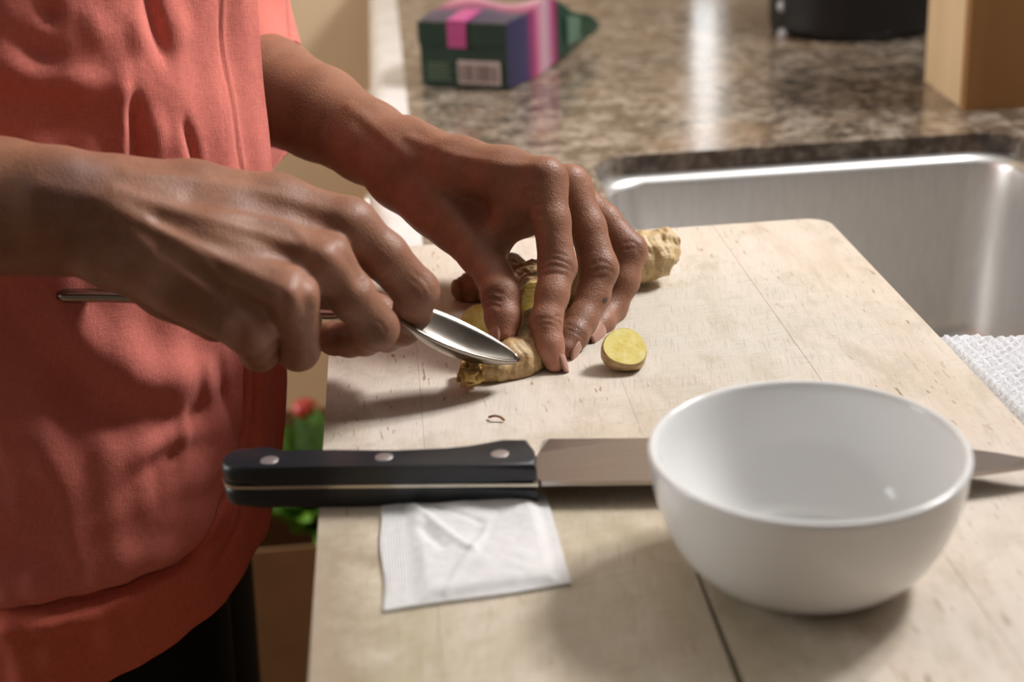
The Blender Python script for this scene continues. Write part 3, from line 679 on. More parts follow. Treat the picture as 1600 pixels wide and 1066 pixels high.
def mesh_np(name, V, Fc, mat, parent=None, tint=None):
    me = bpy.data.meshes.new(name); me.vertices.add(len(V)); me.vertices.foreach_set('co', np.asarray(V, np.float32).ravel())
    me.loops.add(Fc.size); me.loops.foreach_set('vertex_index', Fc.astype(np.int32).ravel()); me.polygons.add(len(Fc))
    me.polygons.foreach_set('loop_start', np.arange(0, Fc.size, 4, dtype=np.int32)); me.update(calc_edges=True); me.validate()
    me.polygons.foreach_set('use_smooth', np.ones(len(me.polygons), bool))
    if tint is not None:
        a = me.color_attributes.new('tint', 'FLOAT_COLOR', 'POINT'); a.data.foreach_set('color', np.asarray(tint, np.float32).ravel())
    return link(name, me, mat, parent)
def paint(V, marks):
    """colour marks: (points, radius, colour, strength)"""
    T = np.zeros((len(V), 4)); 
    for pts, r, c, s in marks:
        pts = np.atleast_2d(pts); d2 = ((V-pts[0])**2).sum(1) if len(pts) == 1 else seg_dist2(V, pts)
        a = s*np.exp(-d2/(r*r)); a[a < 0.01] = 0
        na = a+T[:, 3]*(1-a); T[:, :3] = np.where(na[:, None] > 1e-6, (np.array(c)*a[:, None]+T[:, :3]*(T[:, 3]*(1-a))[:, None])/np.maximum(na, 1e-6)[:, None], 0); T[:, 3] = na
    return T
MM = 0.001
def J(*rows): return [(at(x, y, Y), r*MM) for x, y, Y, r in rows]

class Hand:
    def __init__(s, palm, fingers, kp=0.010, kf=0.007, kff=0.0012):
        s.palm, s.fingers, s.kp, s.kf, s.kff = palm, fingers, kp, kf, kff; s.disp = []
    def base(s, p):
        d = None
        for c in s.palm:
            if c[0] == 'chain': e = chain(p, c[1], 0.006)
            else: e = cone(p, *c[1])
            d = e if d is None else smin(d, e, s.kp)
        out = None
        for fg in s.fingers:
            e = smin(d, chain(p, fg, 0.0035), s.kf); out = e if out is None else smin(out, e, s.kff)
        return out
    def __call__(s, p):
        out = np.empty(len(p))
        for i in range(0, len(p), 200000):
            q = p[i:i+200000]; d = s.base(q); nr = np.abs(d) < 0.010
            if nr.any() and s.disp:
                z = d[nr]; qq = q[nr]
                for poly, amp, wd in s.disp:
                    lo = poly.min(0)-3*wd; hi = poly.max(0)+3*wd; m = ((qq > lo) & (qq < hi)).all(1)
                    if m.any(): z[m] -= amp*np.exp(-(seg_dist2(qq[m], poly) if len(poly) > 1 else ((qq[m]-poly[0])**2).sum(1))/(wd*wd))
                d[nr] = z
            out[i:i+200000] = d
        return out
    def ridges(s, rows):
        """rows of (polyline in the photograph, height mm, width mm), laid onto the surface"""
        new = []
        for pl_, amp, wd in rows:
            q = catmull(pl_, 4) if len(pl_) > 2 else np.array(pl_, float)
            new.append((march(s.base, q), amp*MM, wd*MM))
        s.disp += new
    def wrinkles(s, a, b, n_dorsal, r, offs, amp=-0.5, wd=0.7, arc_=70):
        """short creases across a joint: a = joint, b = next joint"""
        dr = unit(b-a); n_ = unit(np.array(n_dorsal)-dr*(np.array(n_dorsal)@dr)); sd = np.cross(dr, n_)
        for o_ in offs:
            pts = [a+dr*o_*MM+(r*MM)*(math.cos(x)*n_+math.sin(x)*sd)+dr*0.0007*math.cos(2.5*x+o_) for x in np.radians(np.linspace(-arc_, arc_, 9))]
            s.disp.append((np.array(pts), amp*MM, wd*MM))

# ---------------------------------------------------------------- left hand (holds the ginger) and forearm
L_idx = J((852,282,.737,10.5),(862,345,.726,9.0),(871,416,.716,9.3),(863,460,.705,7.9),(853,503,.696,7.6),(858,540,.689,6.9),(867,566,.685,5.2))
L_mid = J((890,292,.760,10.5),(918,355,.749,9.2),(936,420,.737,9.6),(927,462,.729,8.2),(908,502,.718,7.8),(896,525,.709,7.2),(884,545,.702,6.0))
L_rng = J((898,308,.788,10.0),(945,345,.776,8.6),(984,392,.766,8.9),(975,440,.757,7.8),(957,482,.750,7.3),(938,506,.736,6.8),(922,524,.725,5.6))
L_pky = J((895,330,.812,9.0),(935,362,.808,7.6),(966,396,.800,7.8),(958,440,.785,6.8),(940,478,.768,6.4),(925,492,.755,5.2))
L_thb = J((668,310,.782,15.0),(712,352,.763,13.5),(752,398,.744,11.2),(772,432,.727,9.2),(783,462,.713,9.6),(786,497,.704,8.6),(787,521,.699,6.6))
wr = (632,256,.800)
L_palm = [('chain', J((250,70,.995,41),(330,104,.950,36),(418,141,.905,30.5),(500,178,.866,25.5),(575,222,.826,21.5),(632,254,.802,20.0))),
          ('chain', J((640,250,.800,18),(720,262,.773,14.5),(790,272,.752,12.5),(850,284,.739,10.5))),
          ('chain', J((640,255,.805,18),(760,282,.785,14.0),(890,296,.762,10.5))),
          ('chain', J((640,262,.815,17),(760,300,.806,14.0),(896,314,.790,10.0))),
          ('chain', J((640,270,.822,16),(760,318,.822,14.0),(893,334,.813,9.0))),
          ('chain', J((632,278,.800,17),(690,322,.778,16.0),(742,372,.760,11.0))),
          ('cone', (at(770,330,.765), at(825,345,.752), 10*MM, 7*MM)), ('chain', J((832,312,.737,7.5),(802,338,.746,7.5),(772,380,.748,8)))]
LH = Hand(L_palm, [L_idx, L_mid, L_rng, L_pky, L_thb])
dorsL = np.array([0.75, 0.15, 0.6])
def jp(fg, i): return fg[i][0]
LH.ridges([([(640,215),(700,240),(770,256),(838,262)], 1.0, 3.0), ([(690,250),(760,285),(830,300)], 0.5, 3.5),
           ([(852,256)], 1.5, 7.0), ([(893,266)], 1.4, 6.5), ([(545,165),(600,215),(640,250)], 0.9, 4.0), ([(560,190),(610,240)], -0.7, 4.0),
           ([(650,290),(700,330),(735,375)], 1.2, 5.0), ([(705,300),(745,350),(765,390)], -0.7, 5.0),
           ([(640,180),(690,222)], 1.0, 5.0), ([(735,280),(765,330),(785,365)], -0.3, 4.0),
           # folds of the web beside the index knuckle
           ([(812,318),(820,300),(838,298)], -0.9, 1.3), ([(822,338),(828,322),(842,318)], -0.9, 1.2), ([(803,345),(806,322),(815,305)], -0.8, 1.4), ([(793,362),(796,335),(804,312)], -0.6, 1.3), ([(832,352),(838,338),(846,335)], -0.6, 1.0),
           # thumb joint
           ([(757,462),(770,456),(783,458)], -0.8, 1.1), ([(757,470),(768,466),(780,470)], -0.7, 1.0), ([(760,480),(770,476),(780,480)], -0.6, 1.0), ([(765,452),(775,449)], -0.5, 0.9),
           # index middle joint and end joint
           ([(846,412),(862,404),(880,408),(893,416)], -0.5, 0.9), ([(846,421),(862,415),(880,418),(895,424)], -0.5, 0.9), ([(850,430),(866,427),(884,430)], -0.4, 0.8), ([(858,398),(872,396),(886,401)], -0.4, 0.8),
           ([(836,500),(850,497),(866,500),(876,506)], -0.55, 0.9), ([(838,508),(852,506),(868,509)], -0.5, 0.8), ([(868,494),(880,497)], -0.5, 0.8),
           ([(926,413),(940,408),(955,416)], -0.5, 0.9), ([(928,424),(944,420),(958,426)], -0.5, 0.9), ([(936,434),(950,432)], -0.4, 0.8), ([(884,506),(900,512),(914,524)], -0.5, 0.9), ([(888,515),(902,521),(912,530)], -0.5, 0.8),
           ([(975,380),(988,378),(1000,388)], -0.5, 0.9), ([(978,390),(992,388),(1002,398)], -0.45, 0.9)])

# ---------------------------------------------------------------- right hand (holds the spoon) and forearm
R_idx = J((545,350,.650,11.0),(600,400,.651,10.6),(650,455,.656,10.2),(645,486,.664,8.6),(630,512,.672,8.0),(604,524,.680,7.6),(585,526,.684,6.2))
R_mid = J((506,408,.628,11.0),(548,460,.629,10.0),(588,513,.634,9.6),(570,526,.646,8.2),(546,530,.654,7.8),(522,529,.661,7.2),(506,525,.666,6.0))
R_rng = J((452,462,.609,10.8),(464,502,.620,9.8),(466,546,.636,9.2),(460,548,.650,7.8),(452,545,.658,7.4),(446,530,.668,6.4))
R_pky = J((388,510,.609,9.8),(398,532,.622,8.8),(405,550,.636,8.2),(405,548,.650,7.0),(402,535,.660,6.0))
R_thb = J((300,400,.690,15),(400,420,.706,12.5),(490,452,.708,10.0),(545,470,.702,9.5),(590,488,.694,8.2),(610,496,.690,6.6))
R_palm = [('chain', J((-640,255,.745,40),(-420,290,.715,38),(-200,312,.685,34),(0,322,.655,28.0),(90,330,.648,26.5))),
          ('cone', (at(90,330,.648), at(215,352,.646), 26.5*MM, 25*MM, (unit([0,0.75,0.55]), 0.8))),
          ('chain', J((190,315,.652,19),(300,318,.656,17.5),(430,328,.656,14.5),(545,352,.651,11))),
          ('chain', J((190,340,.644,19),(350,365,.640,16),(506,410,.630,11))),
          ('chain', J((190,365,.638,19),(320,405,.626,16),(452,464,.611,10.8))),
          ('chain', J((190,385,.636,18),(290,440,.622,14.5),(388,512,.611,9.8))),
          ('chain', J((210,395,.655,18),(270,440,.650,15.5),(340,490,.640,12))),
          ('chain', J((200,350,.672,16),(300,400,.690,15)))]
RH = Hand(R_palm, [R_idx, R_mid, R_rng, R_pky, R_thb])
RH.ridges([([(508,402)], 2.2, 6.5), ([(455,462)], 1.8, 6.0), ([(388,512)], 1.5, 6.0), ([(548,342)], 1.2, 8.0), ([(660,455)], 0.8, 5.0),
           # tendons and veins over the back of the hand
           ([(180,300),(280,330),(400,362),(500,398)], 1.1, 3.2), ([(180,330),(280,372),(370,418),(446,455)], 1.1, 3.2), ([(200,365),(280,420),(340,468),(382,508)], 0.8, 3.5),
           ([(200,270),(330,285),(440,308),(535,338)], 0.9, 3.5), ([(230,350),(300,392),(350,442),(380,452),(420,476)], 0.8, 2.2), ([(330,330),(400,340),(455,352),(478,380)], 0.6, 2.4),
           ([(250,345),(330,378),(400,398),(455,400)], -1.3, 4.5), ([(255,392),(320,430),(375,470),(410,490)], -1.3, 4.5), ([(300,310),(400,330),(480,355),(512,368)], -0.9, 5.0),
           ([(482,430),(474,462),(482,485)], -1.6, 4.0), ([(425,470),(418,500),(430,520)], -1.6, 4.0), ([(535,395),(548,410),(566,440)], -1.0, 4.0),
           # wrist
           ([(120,262)], 2.0, 12.0), ([(165,318),(200,335)], 1.5, 7.0), ([(150,345),(175,380)], -1.2, 8.0), ([(60,290),(130,305),(190,322)], 0.8, 4.0), ([(190,425),(260,470),(330,515)], 1.0, 8.0),
           # finger joints
           ([(648,428),(662,438),(672,455)], -0.35, 0.9), ([(640,436),(654,446),(664,462)], -0.3, 0.9), ([(582,500),(594,506),(602,518)], -0.35, 0.9), ([(575,506),(586,514),(594,526)], -0.35, 0.9)])

# ---------------------------------------------------------------- person
person = thing('person', 'person in a coral linen shirt and black trousers scraping ginger with a spoon', 'person')
VL, FL = mesh_sdf(LH, np.array([-0.20, 0.655, ZB-0.005]), np.array([0.19, 1.045, ZB+0.155]), 0.0010)
VR, FR = mesh_sdf(RH, np.array([-0.46, 0.55, ZB-0.02]), np.array([0.12, 0.80, ZB+0.22]), 0.0011)
# torso, shoulders, upper arms, hips and legs: coarse, covered by the clothes
TCX, TCY = -0.195, 0.905
elL, elR = at(250,70,.995), at(-640,255,.745)
shL = np.array([TCX-0.01, TCY+0.165, ZB+0.37]); shR = np.array([TCX-0.01, TCY-0.165, ZB+0.37])
def torso(p):
    X = np.array([TCX-0.02, TCY, 0.0]); z = lambda h: X+np.array([0, 0, h])
    d = cone(p, z(ZB-0.05), z(ZB+0.28), 0.125, 0.135, (np.array([1.0, 0, 0]), 0.70))
    d = smin(d, cone(p, shL, shR, 0.055, 0.055), 0.06); d = smin(d, cone(p, z(ZB+0.38), z(ZB+0.49), 0.055, 0.05), 0.03)
    for sh, el in ((shL, elL), (shR, elR)): d = smin(d, cone(p, sh, el, 0.050, 0.040), 0.02)
    d = smin(d, cone(p, z(ZB-0.06)+[0, -0.03, 0], z(ZB-0.06)+[0, 0.03, 0], 0.12, 0.12, (np.array([1.0, 0, 0]), 0.75)), 0.05)
    for sy in (-1, 1):
        d = smin(d, cone(p, z(ZB-0.10)+[0, 0.075*sy, 0], z(0.47)+[0.0, 0.08*sy, 0], 0.075, 0.052), 0.02)
        d = smin(d, cone(p, z(0.47)+[0.0, 0.08*sy, 0], z(0.08)+[-0.02, 0.08*sy, 0], 0.052, 0.035), 0.02)
        d = smin(d, cone(p, z(0.05)+[-0.03, 0.08*sy, 0], z(0.035)+[0.13, 0.09*sy, 0], 0.034, 0.026), 0.02)
    return d
VT, FT = mesh_sdf(torso, (-0.60, 0.60, 0.0), (0.10, 1.25, ZB+0.56), 0.008)
V = np.vstack([VL, VR, VT]); Fc = np.vstack([FL, FR+len(VL), FT+len(VL)+len(VR)])
mk = lambda H, pts: march(H, pts)
DK = (0.085, 0.034, 0.020); LT = (0.50, 0.23, 0.15); PK = (0.58, 0.27, 0.20)
marks = []
for a in ((870,415),(940,420),(990,388),(770,462),(856,502),(902,516)): marks.append((mk(LH, [a]), 0.0075, DK, 0.42))
for a, rr in (((862,566), 0.008), ((788,522), 0.008)): marks.append((mk(LH, [a]), rr, PK, 0.65))
for a in ((840,460),(838,520)): marks.append((mk(LH, [a]), 0.012, LT, 0.35))
marks.append((np.array([jp(L_idx, 2)+[-0.003, -0.006, 0], jp(L_idx, 6)+[-0.002, -0.006, 0]]), 0.008, LT, 0.3))
for a in ((508,400),(455,458),(388,510)): marks.append((mk(RH, [a]), 0.011, LT, 0.16))
for a in ((655,452),(590,512),(468,545)): marks.append((mk(RH, [a]), 0.011, DK, 0.20))
marks.append((mk(RH, [(130,268)]), 0.013, (0.16, 0.085, 0.075), 0.55)); marks.append((mk(RH, [(95,300)]), 0.010, (0.15, 0.075, 0.06), 0.45))
tat = mk(LH, [(944,471)]); marks.append((tat, 0.0016, (0.012, 0.016, 0.018), 1.0)); marks.append((mk(LH, [(948,468)]), 0.0010, (0.012, 0.016, 0.018), 0.9))
body = mesh_np('body', V, Fc, SKIN, person, paint(V, marks))
# fingernails
def nail(c, dr, n_, wd, ln, r):
    dr = unit(dr); n_ = unit(np.array(n_)-dr*(np.array(n_)@dr)); sd = np.cross(dr, n_); V = []; Fc = []; nu, nv = 10, 10
    for lay in (0.00035, -0.0009):
        for j in range(nv+1):
            v = j/nv; w_ = wd*(1-0.30*max(0, (v-0.6)/0.4)**2-0.35*max(0, (0.22-v)/0.22)**2)
            for i in range(nu+1):
                u = -1+2*i/nu; a = u*w_/2/r; bowed = 0.0008*math.sin(math.pi*v)
                V.append(c+dr*(ln*(v-0.5)+0.0012*(1-u*u)*(1 if v > 0.5 else -0.6)*abs(2*v-1))+sd*r*math.sin(a)+n_*(r*(math.cos(a)-1)+bowed+lay))
    m = (nu+1)*(nv+1); ix = lambda j, i: j*(nu+1)+i
    for j in range(nv):
        for i in range(nu): q = (ix(j, i), ix(j, i+1), ix(j+1, i+1), ix(j+1, i)); Fc.append(q); Fc.append(tuple(m+k for k in q[::-1]))
    rim = [ix(0, i) for i in range(nu+1)]+[ix(j, nu) for j in range(1, nv+1)]+[ix(nv, i) for i in range(nu-1, -1, -1)]+[ix(j, 0) for j in range(nv-1, 0, -1)]
    for a, b in zip(rim, rim[1:]+rim[:1]): Fc.append((b, a, m+a, m+b))
    o_ = pyd('fingernail', V, Fc, NAIL, body); bm = bmesh.new(); bm.from_mesh(o_.data); bmesh.ops.recalc_face_normals(bm, faces=bm.faces); bm.to_mesh(o_.data); bm.free(); return o_
def nail_on(fg, n_, wd, ln, k=0.5, lift=0.0):
    a, ra = fg[-2]; b, rb = fg[-1]; dr = unit(b-a); n2 = unit(np.array(n_)-dr*(np.array(n_)@dr)); c = a+(b-a)*k+n2*((ra+(rb-ra)*k)-0.0006+lift); nail(c+dr*0.002, dr, n2, wd, ln, ra*1.02)
nail_on(L_idx, (0.95, -0.22, 0.15), 0.0092, 0.0125, 0.72, -0.0004)
nail_on(L_mid, (0.75, 0.6, 0.3), 0.010, 0.012, 0.6)
nail_on(L_rng, (0.70, -0.66, 0.35), 0.0100, 0.0150, 0.8, 0.0004)
nail_on(L_thb, (-0.88, -0.42, 0.1), 0.0110, 0.0125, 0.7, -0.0003)
for fg in (R_idx, R_mid): nail_on(fg, (0.1, 0.2, -1.0), 0.010, 0.012, 0.5)

# ---- shirt
def clothing(name, V, Fc, mat, parent, UV, th=0.0011):
    o_ = pyd(name, V, Fc, mat, parent); set_uv(o_, UV); md = o_.modifiers.new('thickness', 'SOLIDIFY'); md.thickness = th; md.offset = 0; return o_
TH0 = math.radians(35); RY = 0.195
YE = TCY-RY*math.sin(TH0)
edge = np.array([at(x, y, YE) for x, y in ((392,-420),(394,-200),(400,0),(409,100),(425,270),(440,420),(447,560),(449,700),(449,900),(449,1300))])
ez = edge[::-1, 2]; ex = edge[::-1, 0]
def xe(z): return np.interp(z, ez, ex)
def shirt_pt(th, z):
    rx = (xe(z)-TCX)/math.cos(TH0); ry = RY+0.010*np.clip((ZB-z)/0.2, 0, 1)
    back = np.clip(-np.cos(th), 0, 1); top = np.clip((z-(ZB+0.30))/0.12, 0, 1); k = 1-0.45*top*top
    return np.stack([TCX+rx*np.cos(th)*(1-0.12*back)*k, TCY-ry*np.sin(th)*k, z+0*th], -1)
hx = np.array([-400, -200, 0, 90, 170, 250, 350, 420, 443, 447.5]); hy = np.array([1170, 1150, 1108, 1090, 1066, 1020, 940, 830, 700, 590])
ths = np.radians(np.concatenate([35+(np.linspace(0, 1, 70)**1.8)*25, np.linspace(60, 125, 75)[1:], np.linspace(125, 308, 60)[1:]]))
def hem_z(th):
    if th > math.radians(95): th = math.radians(95)
    a, b = ZB-0.45, ZB+0.10
    for _ in range(40):
        m = (a+b)/2; x, y = project(shirt_pt(np.array([th]), np.array([m]))[0])
        if y > np.interp(x, hx, hy): a = m
        else: b = m
    return (a+b)/2
HZ = np.array([hem_z(t) for t in ths]); ZT = ZB+0.43; nz_ = 190; NB = 150
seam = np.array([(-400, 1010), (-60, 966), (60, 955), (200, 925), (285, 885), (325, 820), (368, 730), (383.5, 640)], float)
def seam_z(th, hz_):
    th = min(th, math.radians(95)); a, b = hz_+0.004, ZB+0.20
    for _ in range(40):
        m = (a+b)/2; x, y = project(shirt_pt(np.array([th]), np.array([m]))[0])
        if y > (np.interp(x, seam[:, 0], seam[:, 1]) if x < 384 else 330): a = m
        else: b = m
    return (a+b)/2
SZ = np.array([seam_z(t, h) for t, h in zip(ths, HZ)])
G = np.zeros((len(ths), nz_+1, 3)); UV = np.zeros((len(ths), nz_+1, 2)); arc_l = np.concatenate([[0], np.cumsum(np.diff(ths)*0.17)])
for i, t in enumerate(ths):
    zz = np.concatenate([np.linspace(ZT, SZ[i], NB+1), np.linspace(SZ[i], HZ[i], nz_-NB+1)[1:]]); G[i] = shirt_pt(np.full(nz_+1, t), zz); UV[i, :, 0] = arc_l[i]; UV[i, :, 1] = zz
P = G.reshape(-1, 3); uvs = UV.reshape(-1, 2)
nrm = np.stack([np.cos(np.repeat(ths, nz_+1)), -np.sin(np.repeat(ths, nz_+1)), np.zeros(len(P))], -1)
vx = (P-CAM); dz = vx@_fw; PX = np.stack([800+F_PX*(vx@CR)/dz, 533-F_PX*(vx@CU)/dz], -1); vis = np.repeat(ths, nz_+1) < math.radians(130)
def dpoly(q, poly):
    best = np.full(len(q), 1e9); par = np.zeros(len(q)); poly = catmull(poly, 5) if len(poly) > 2 else np.array(poly, float); n = len(poly)-1
    for i, (a, b) in enumerate(zip(poly[:-1], poly[1:])):
        ab = b-a; t = np.clip(((q-a)@ab)/(ab@ab), 0, 1); d = (((q-a-t[:, None]*ab))**2).sum(1); m = d < best; best[m] = d[m]; par[m] = (i+t[m])/n
    return best, np.sin(np.pi*np.clip(par, 0.03, 0.97))**0.7
dis = np.zeros(len(P))
for poly, amp, wd in [  # folds of the cloth: course, depth in mm, width
    ([(225,-60),(240,20),(262,105)], -6, 12), ([(208,10),(222,90)], 4, 16), ([(275,0),(285,80)], 3, 18),
    ([(204,135),(210,200),(222,300)], -7, 14), ([(190,110),(196,290)], 4, 11), ([(240,170),(250,250)], 3, 16),
    ([(282,180),(296,225),(312,300)], -4.5, 8), ([(-60,150),(90,172),(200,190)], -3, 30), ([(0,40),(50,80),(110,95)], -4, 20), ([(-60,95),(90,125),(210,140)], 3, 24), ([(60,0),(95,40)], -5, 14), ([(130,0),(160,80)], 3, 20),
    ([(-60,430),(60,560),(160,640),(280,665)], -9, 38), ([(40,440),(180,560),(320,600)], 5, 45), ([(250,660),(330,640),(395,590)], -3, 18), ([(215,600),(340,575)], 3, 30),
    ([(-60,640),(60,700),(150,800)], 6, 50), ([(190,760),(260,715),(350,690)], -2.6, 13), ([(200,800),(290,755),(360,730)], 2.4, 18), ([(210,720),(250,690),(330,670)], 2.4, 14), ([(284,730),(290,680),(286,630)], 2.5, 8), ([(230,700),(244,760),(240,820)], -2.2, 14),
    ([(-20,860),(70,885),(110,930)], -4, 26), ([(110,590),(120,700),(170,820)], -4, 42), ([(220,800),(320,810),(350,780)], 2.2, 22), ([(340,550),(360,640),(374,700)], -3.5, 8), ([(318,560),(335,650)], 2.2, 9),
    ([(-30,960),(60,955),(160,935),(260,895),(330,840)], -9, 9), ([(-30,985),(60,978),(170,955)], 4, 14), ([(160,880),(280,860),(340,800)], 4, 22), ([(390,740),(370,820),(330,890)], -3, 6), ([(412,720),(400,800)], 2.5, 7), ([(398,560),(398,690)], -3, 4),
    ([(340,-40),(352,100),(378,290)], -0.8, 2.5), ([(346,-40),(358,100),(384,290)], 0.6, 3), ([(384,540),(384,640),(368,730),(325,820),(285,885)], -2.0, 3.5)]:
    d2_, tp = dpoly(PX, poly); dis += amp*MM*np.exp(-d2_/wd**2)*vis*(tp if abs(amp) > 2 else 1)
th_all = np.repeat(ths, nz_+1); zz = P[:, 2]
dis += 0.0022*np.sin(th_all*9+6*np.sin(zz*9))*np.sin(zz*23+2*th_all)+0.0012*np.sin(th_all*31+zz*55)*np.sin(zz*70-th_all*12)
edgefade = np.clip((th_all-TH0)/math.radians(4), 0, 1); dis *= 0.25+0.75*edgefade
P2 = P+nrm*dis[:, None]
ix = lambda i, j: i*(nz_+1)+j
main, band = [], []
for i in range(len(ths)-1):
    for j in range(nz_): (band if j >= NB else main).append((ix(i, j), ix(i, j+1), ix(i+1, j+1), ix(i+1, j)))
def sub(Fl):
    used = sorted({k for f in Fl for k in f}); mp = {k: n_ for n_, k in enumerate(used)}; return P2[used], [tuple(mp[k] for k in f) for f in Fl], uvs[used]
v_, f_, u_ = sub(main); shirt = clothing('shirt', v_, f_, CORAL, person, u_); shirt['label'] = 'coral linen shirt'
v_, f_, u_ = sub(band); hb_ = clothing('hem_band', v_, f_, CORAL_BACKLIT, shirt, u_)
def sleeve(path, radii, n=56, m=60):
    C_ = catmull(path, 12); R_ = np.interp(np.linspace(0, 1, len(C_)), np.linspace(0, 1, len(radii)), radii); V = []; UV_ = []; Fc = []
    up = np.array([0.1, 0.95, 0.2]); s_ = 0
    for i, p in enumerate(C_):
        t = unit(C_[min(i+1, len(C_)-1)]-C_[max(i-1, 0)]); a = unit(np.cross(t, up)); b = np.cross(a, t); s_ += 0 if i == 0 else np.linalg.norm(p-C_[i-1])
        for k in range(n+1):
            q = 2*math.pi*k/n; r = R_[i]+0.0018*math.sin(3*q+s_*40)+0.001*math.sin(7*q-s_*60); V.append(p+r*(math.cos(q)*a+math.sin(q)*b)); UV_.append((q*0.05, s_))
    for i in range(len(C_)-1):
        for k in range(n): w_ = i*(n+1)+k; Fc.append((w_, w_+1, w_+n+2, w_+n+1))
    return clothing('sleeve', V, Fc, CORAL, shirt, UV_)
sleeve([shL+[0, -0.02, 0.0], at(310,-330,.985), at(316,-120,.965), at(328,30,.945), at(352,118,.93), at(382,158,.92), at(412,167,.912)], [0.062, 0.056, 0.052, 0.048, 0.046, 0.045, 0.044])
mr = shR*0.45+elR*0.55
sleeve([shR+[0, 0.02, 0.0], shR*0.75+elR*0.25, shR*0.5+elR*0.5, shR*0.28+elR*0.72], [0.064, 0.062, 0.06, 0.058])
# ---- trousers and shoes
lx = at(408, 960, .84)[0]-0.112
def trous(p):
    d = cone(p, np.array([lx, TCY-0.03, ZB-0.06]), np.array([lx, TCY+0.03, ZB-0.06]), 0.125, 0.125, (np.array([1.0, 0, 0]), 0.80))
    for sy in (-1, 1): d = smin(d, cone(p, np.array([lx, TCY+0.075*sy, ZB-0.12]), np.array([lx-0.02, TCY+0.085*sy, 0.09]), 0.098, 0.085), 0.02)
    return d
Vt, Ft = mesh_sdf(trous, (-0.5, 0.6, 0.0), (0.1, 1.2, ZB+0.10), 0.007); mesh_np('trousers', Vt, Ft, BLACK_CLOTH, person)
def shoe_f(sy):
    def f(p):
        d = smin(cone(p, np.array([lx-0.07, TCY+0.085*sy, 0.045]), np.array([lx+0.13, TCY+0.10*sy, 0.036]), 0.044, 0.036), cone(p, np.array([lx-0.03, TCY+0.085*sy, 0.05]), np.array([lx-0.03, TCY+0.085*sy, 0.11]), 0.05, 0.05), 0.03)
        return np.maximum(d, 0.001-p[:, 2])
    return f
for sy in (-1, 1):
    Vs, Fs = mesh_sdf(shoe_f(sy), (-0.5, 0.6, -0.03), (0.15, 1.2, 0.2), 0.006); mesh_np('shoe', Vs, Fs, BLACK_CLOTH, person)

# ================================================================== SPOON
spn = thing('spoon', 'silver spoon held in the near hand, its tip scraping the ginger', 'spoon')
p0, p1 = at(614, 487, .664), at(811, 560, .668)
e1 = unit(p1-p0); e2 = unit(0.46*CU+0.89*_fw); e2 = unit(e2-e1*(e2@e1)); e3 = np.cross(e1, e2); e3 = e3 if e3[2] > 0 else -e3
Ls = np.linalg.norm(p1-p0); V = []; Fc = []; nu, nv = 36, 18
for i in range(nu+1):
    u = i/nu; wd = 0.0150*(math.sin(math.pi*min(1, 0.03+0.97*u)**0.80)**0.52)*(1 if i < nu else 0.02)
    for j in range(nv+1):
        v = -1+2*j/nv; dep = 0.0105*(math.sin(math.pi*min(1, 0.02+u*0.96)))**0.75
        V.append(p0+e1*(Ls*u)+e2*(wd*v)-e3*(dep*(1-v*v))+e3*(0.002*(1-u)))
for i in range(nu):
    for j in range(nv): a = i*(nv+1)+j; Fc.append((a, a+nv+1, a+nv+2, a+1))
o = pyd('spoon_bowl', V, Fc, SPOON, spn); md = o.modifiers.new('thickness', 'SOLIDIFY'); md.thickness = 0.0016; md.offset = 0
hpath = catmull([at(92, 462, .712), at(190, 463, .706), at(330, 474, .696), at(500, 491, .680), at(570, 491, .670), p0+e1*0.004-e3*0.001], 8)
hr = np.interp(np.linspace(0, 1, len(hpath)), [0, 0.02, 0.1, 0.5, 0.85, 1], [0.0035, 0.0060, 0.0060, 0.0042, 0.0030, 0.0042])
tube('handle', hpath, hr, SPOON, spn, 14, 0.6)

# ================================================================== GINGER
def ginger_f(chains, cuts=(), rings=0.0004):
    def f(p):
        d = None
        for c in chains: e = chain(p, c, 0.004); d = e if d is None else smin(d, e, 0.006)
        near = np.abs(d) < 0.012
        q = p[near]*1000
        d[near] += rings*(np.sin(q[:, 0]*0.9+1.3*np.sin(q[:, 1]*0.35))*0.9+np.sin(q[:, 0]*0.37+q[:, 2]*0.5)*1.2+0.8*np.sin(q[:, 1]*0.55+q[:, 2]*0.7+1)+0.7*np.sin(q[:, 0]*1.9+2*np.sin(q[:, 2]*0.6)+q[:, 1]*0.8))
        for c, n_ in cuts: d = np.maximum(d, (p-c)@n_)
        return d
    return f
def tint_cut(V, cuts, col=(0.84, 0.70, 0.20), tol=0.0007):
    T = np.zeros((len(V), 4)); T[:, :3] = col
    for c, n_ in cuts: T[np.abs((V-c)@n_) < tol, 3] = 0.95
    return T
gr = thing('ginger_root', 'large knobbly ginger root held under the fingers with a yellow cut face', 'ginger')
cutc = at(846, 470, .724); cutn = unit(np.array([0.10, -0.97, 0.22]))
main_ch = [J((728,452,.795,8),(770,440,.790,11),(840,452,.775,14),(900,440,.780,13.5),(960,425,.790,12),(1005,402,.800,12),(1035,385,.803,10)),
           J((840,452,.770,13),(846,470,.735,12.5),(846,478,.715,12)), J((1000,395,.800,10),(1030,405,.795,9)), J((800,425,.80,10),(780,418,.815,9))]
fg_ = ginger_f(main_ch, [(cutc, cutn)])
Vg, Fg = mesh_sdf(fg_, at(840,450,.77)-[0.09, 0.10, 0.07], at(840,450,.77)+[0.14, 0.10, 0.07], 0.0011)
Vg[:, 2] = np.maximum(Vg[:, 2], ZB+0.0003)
Tg = tint_cut(Vg, [(cutc, cutn)]); mk2 = paint(Vg, [(at(722,450,.790)[None], 0.013, (0.16, 0.055, 0.022), 0.9), (at(745,447,.785)[None], 0.009, (0.30, 0.13, 0.05), 0.6), (at(1030,390,.795)[None], 0.030, (0.66, 0.50, 0.27), 0.55)])
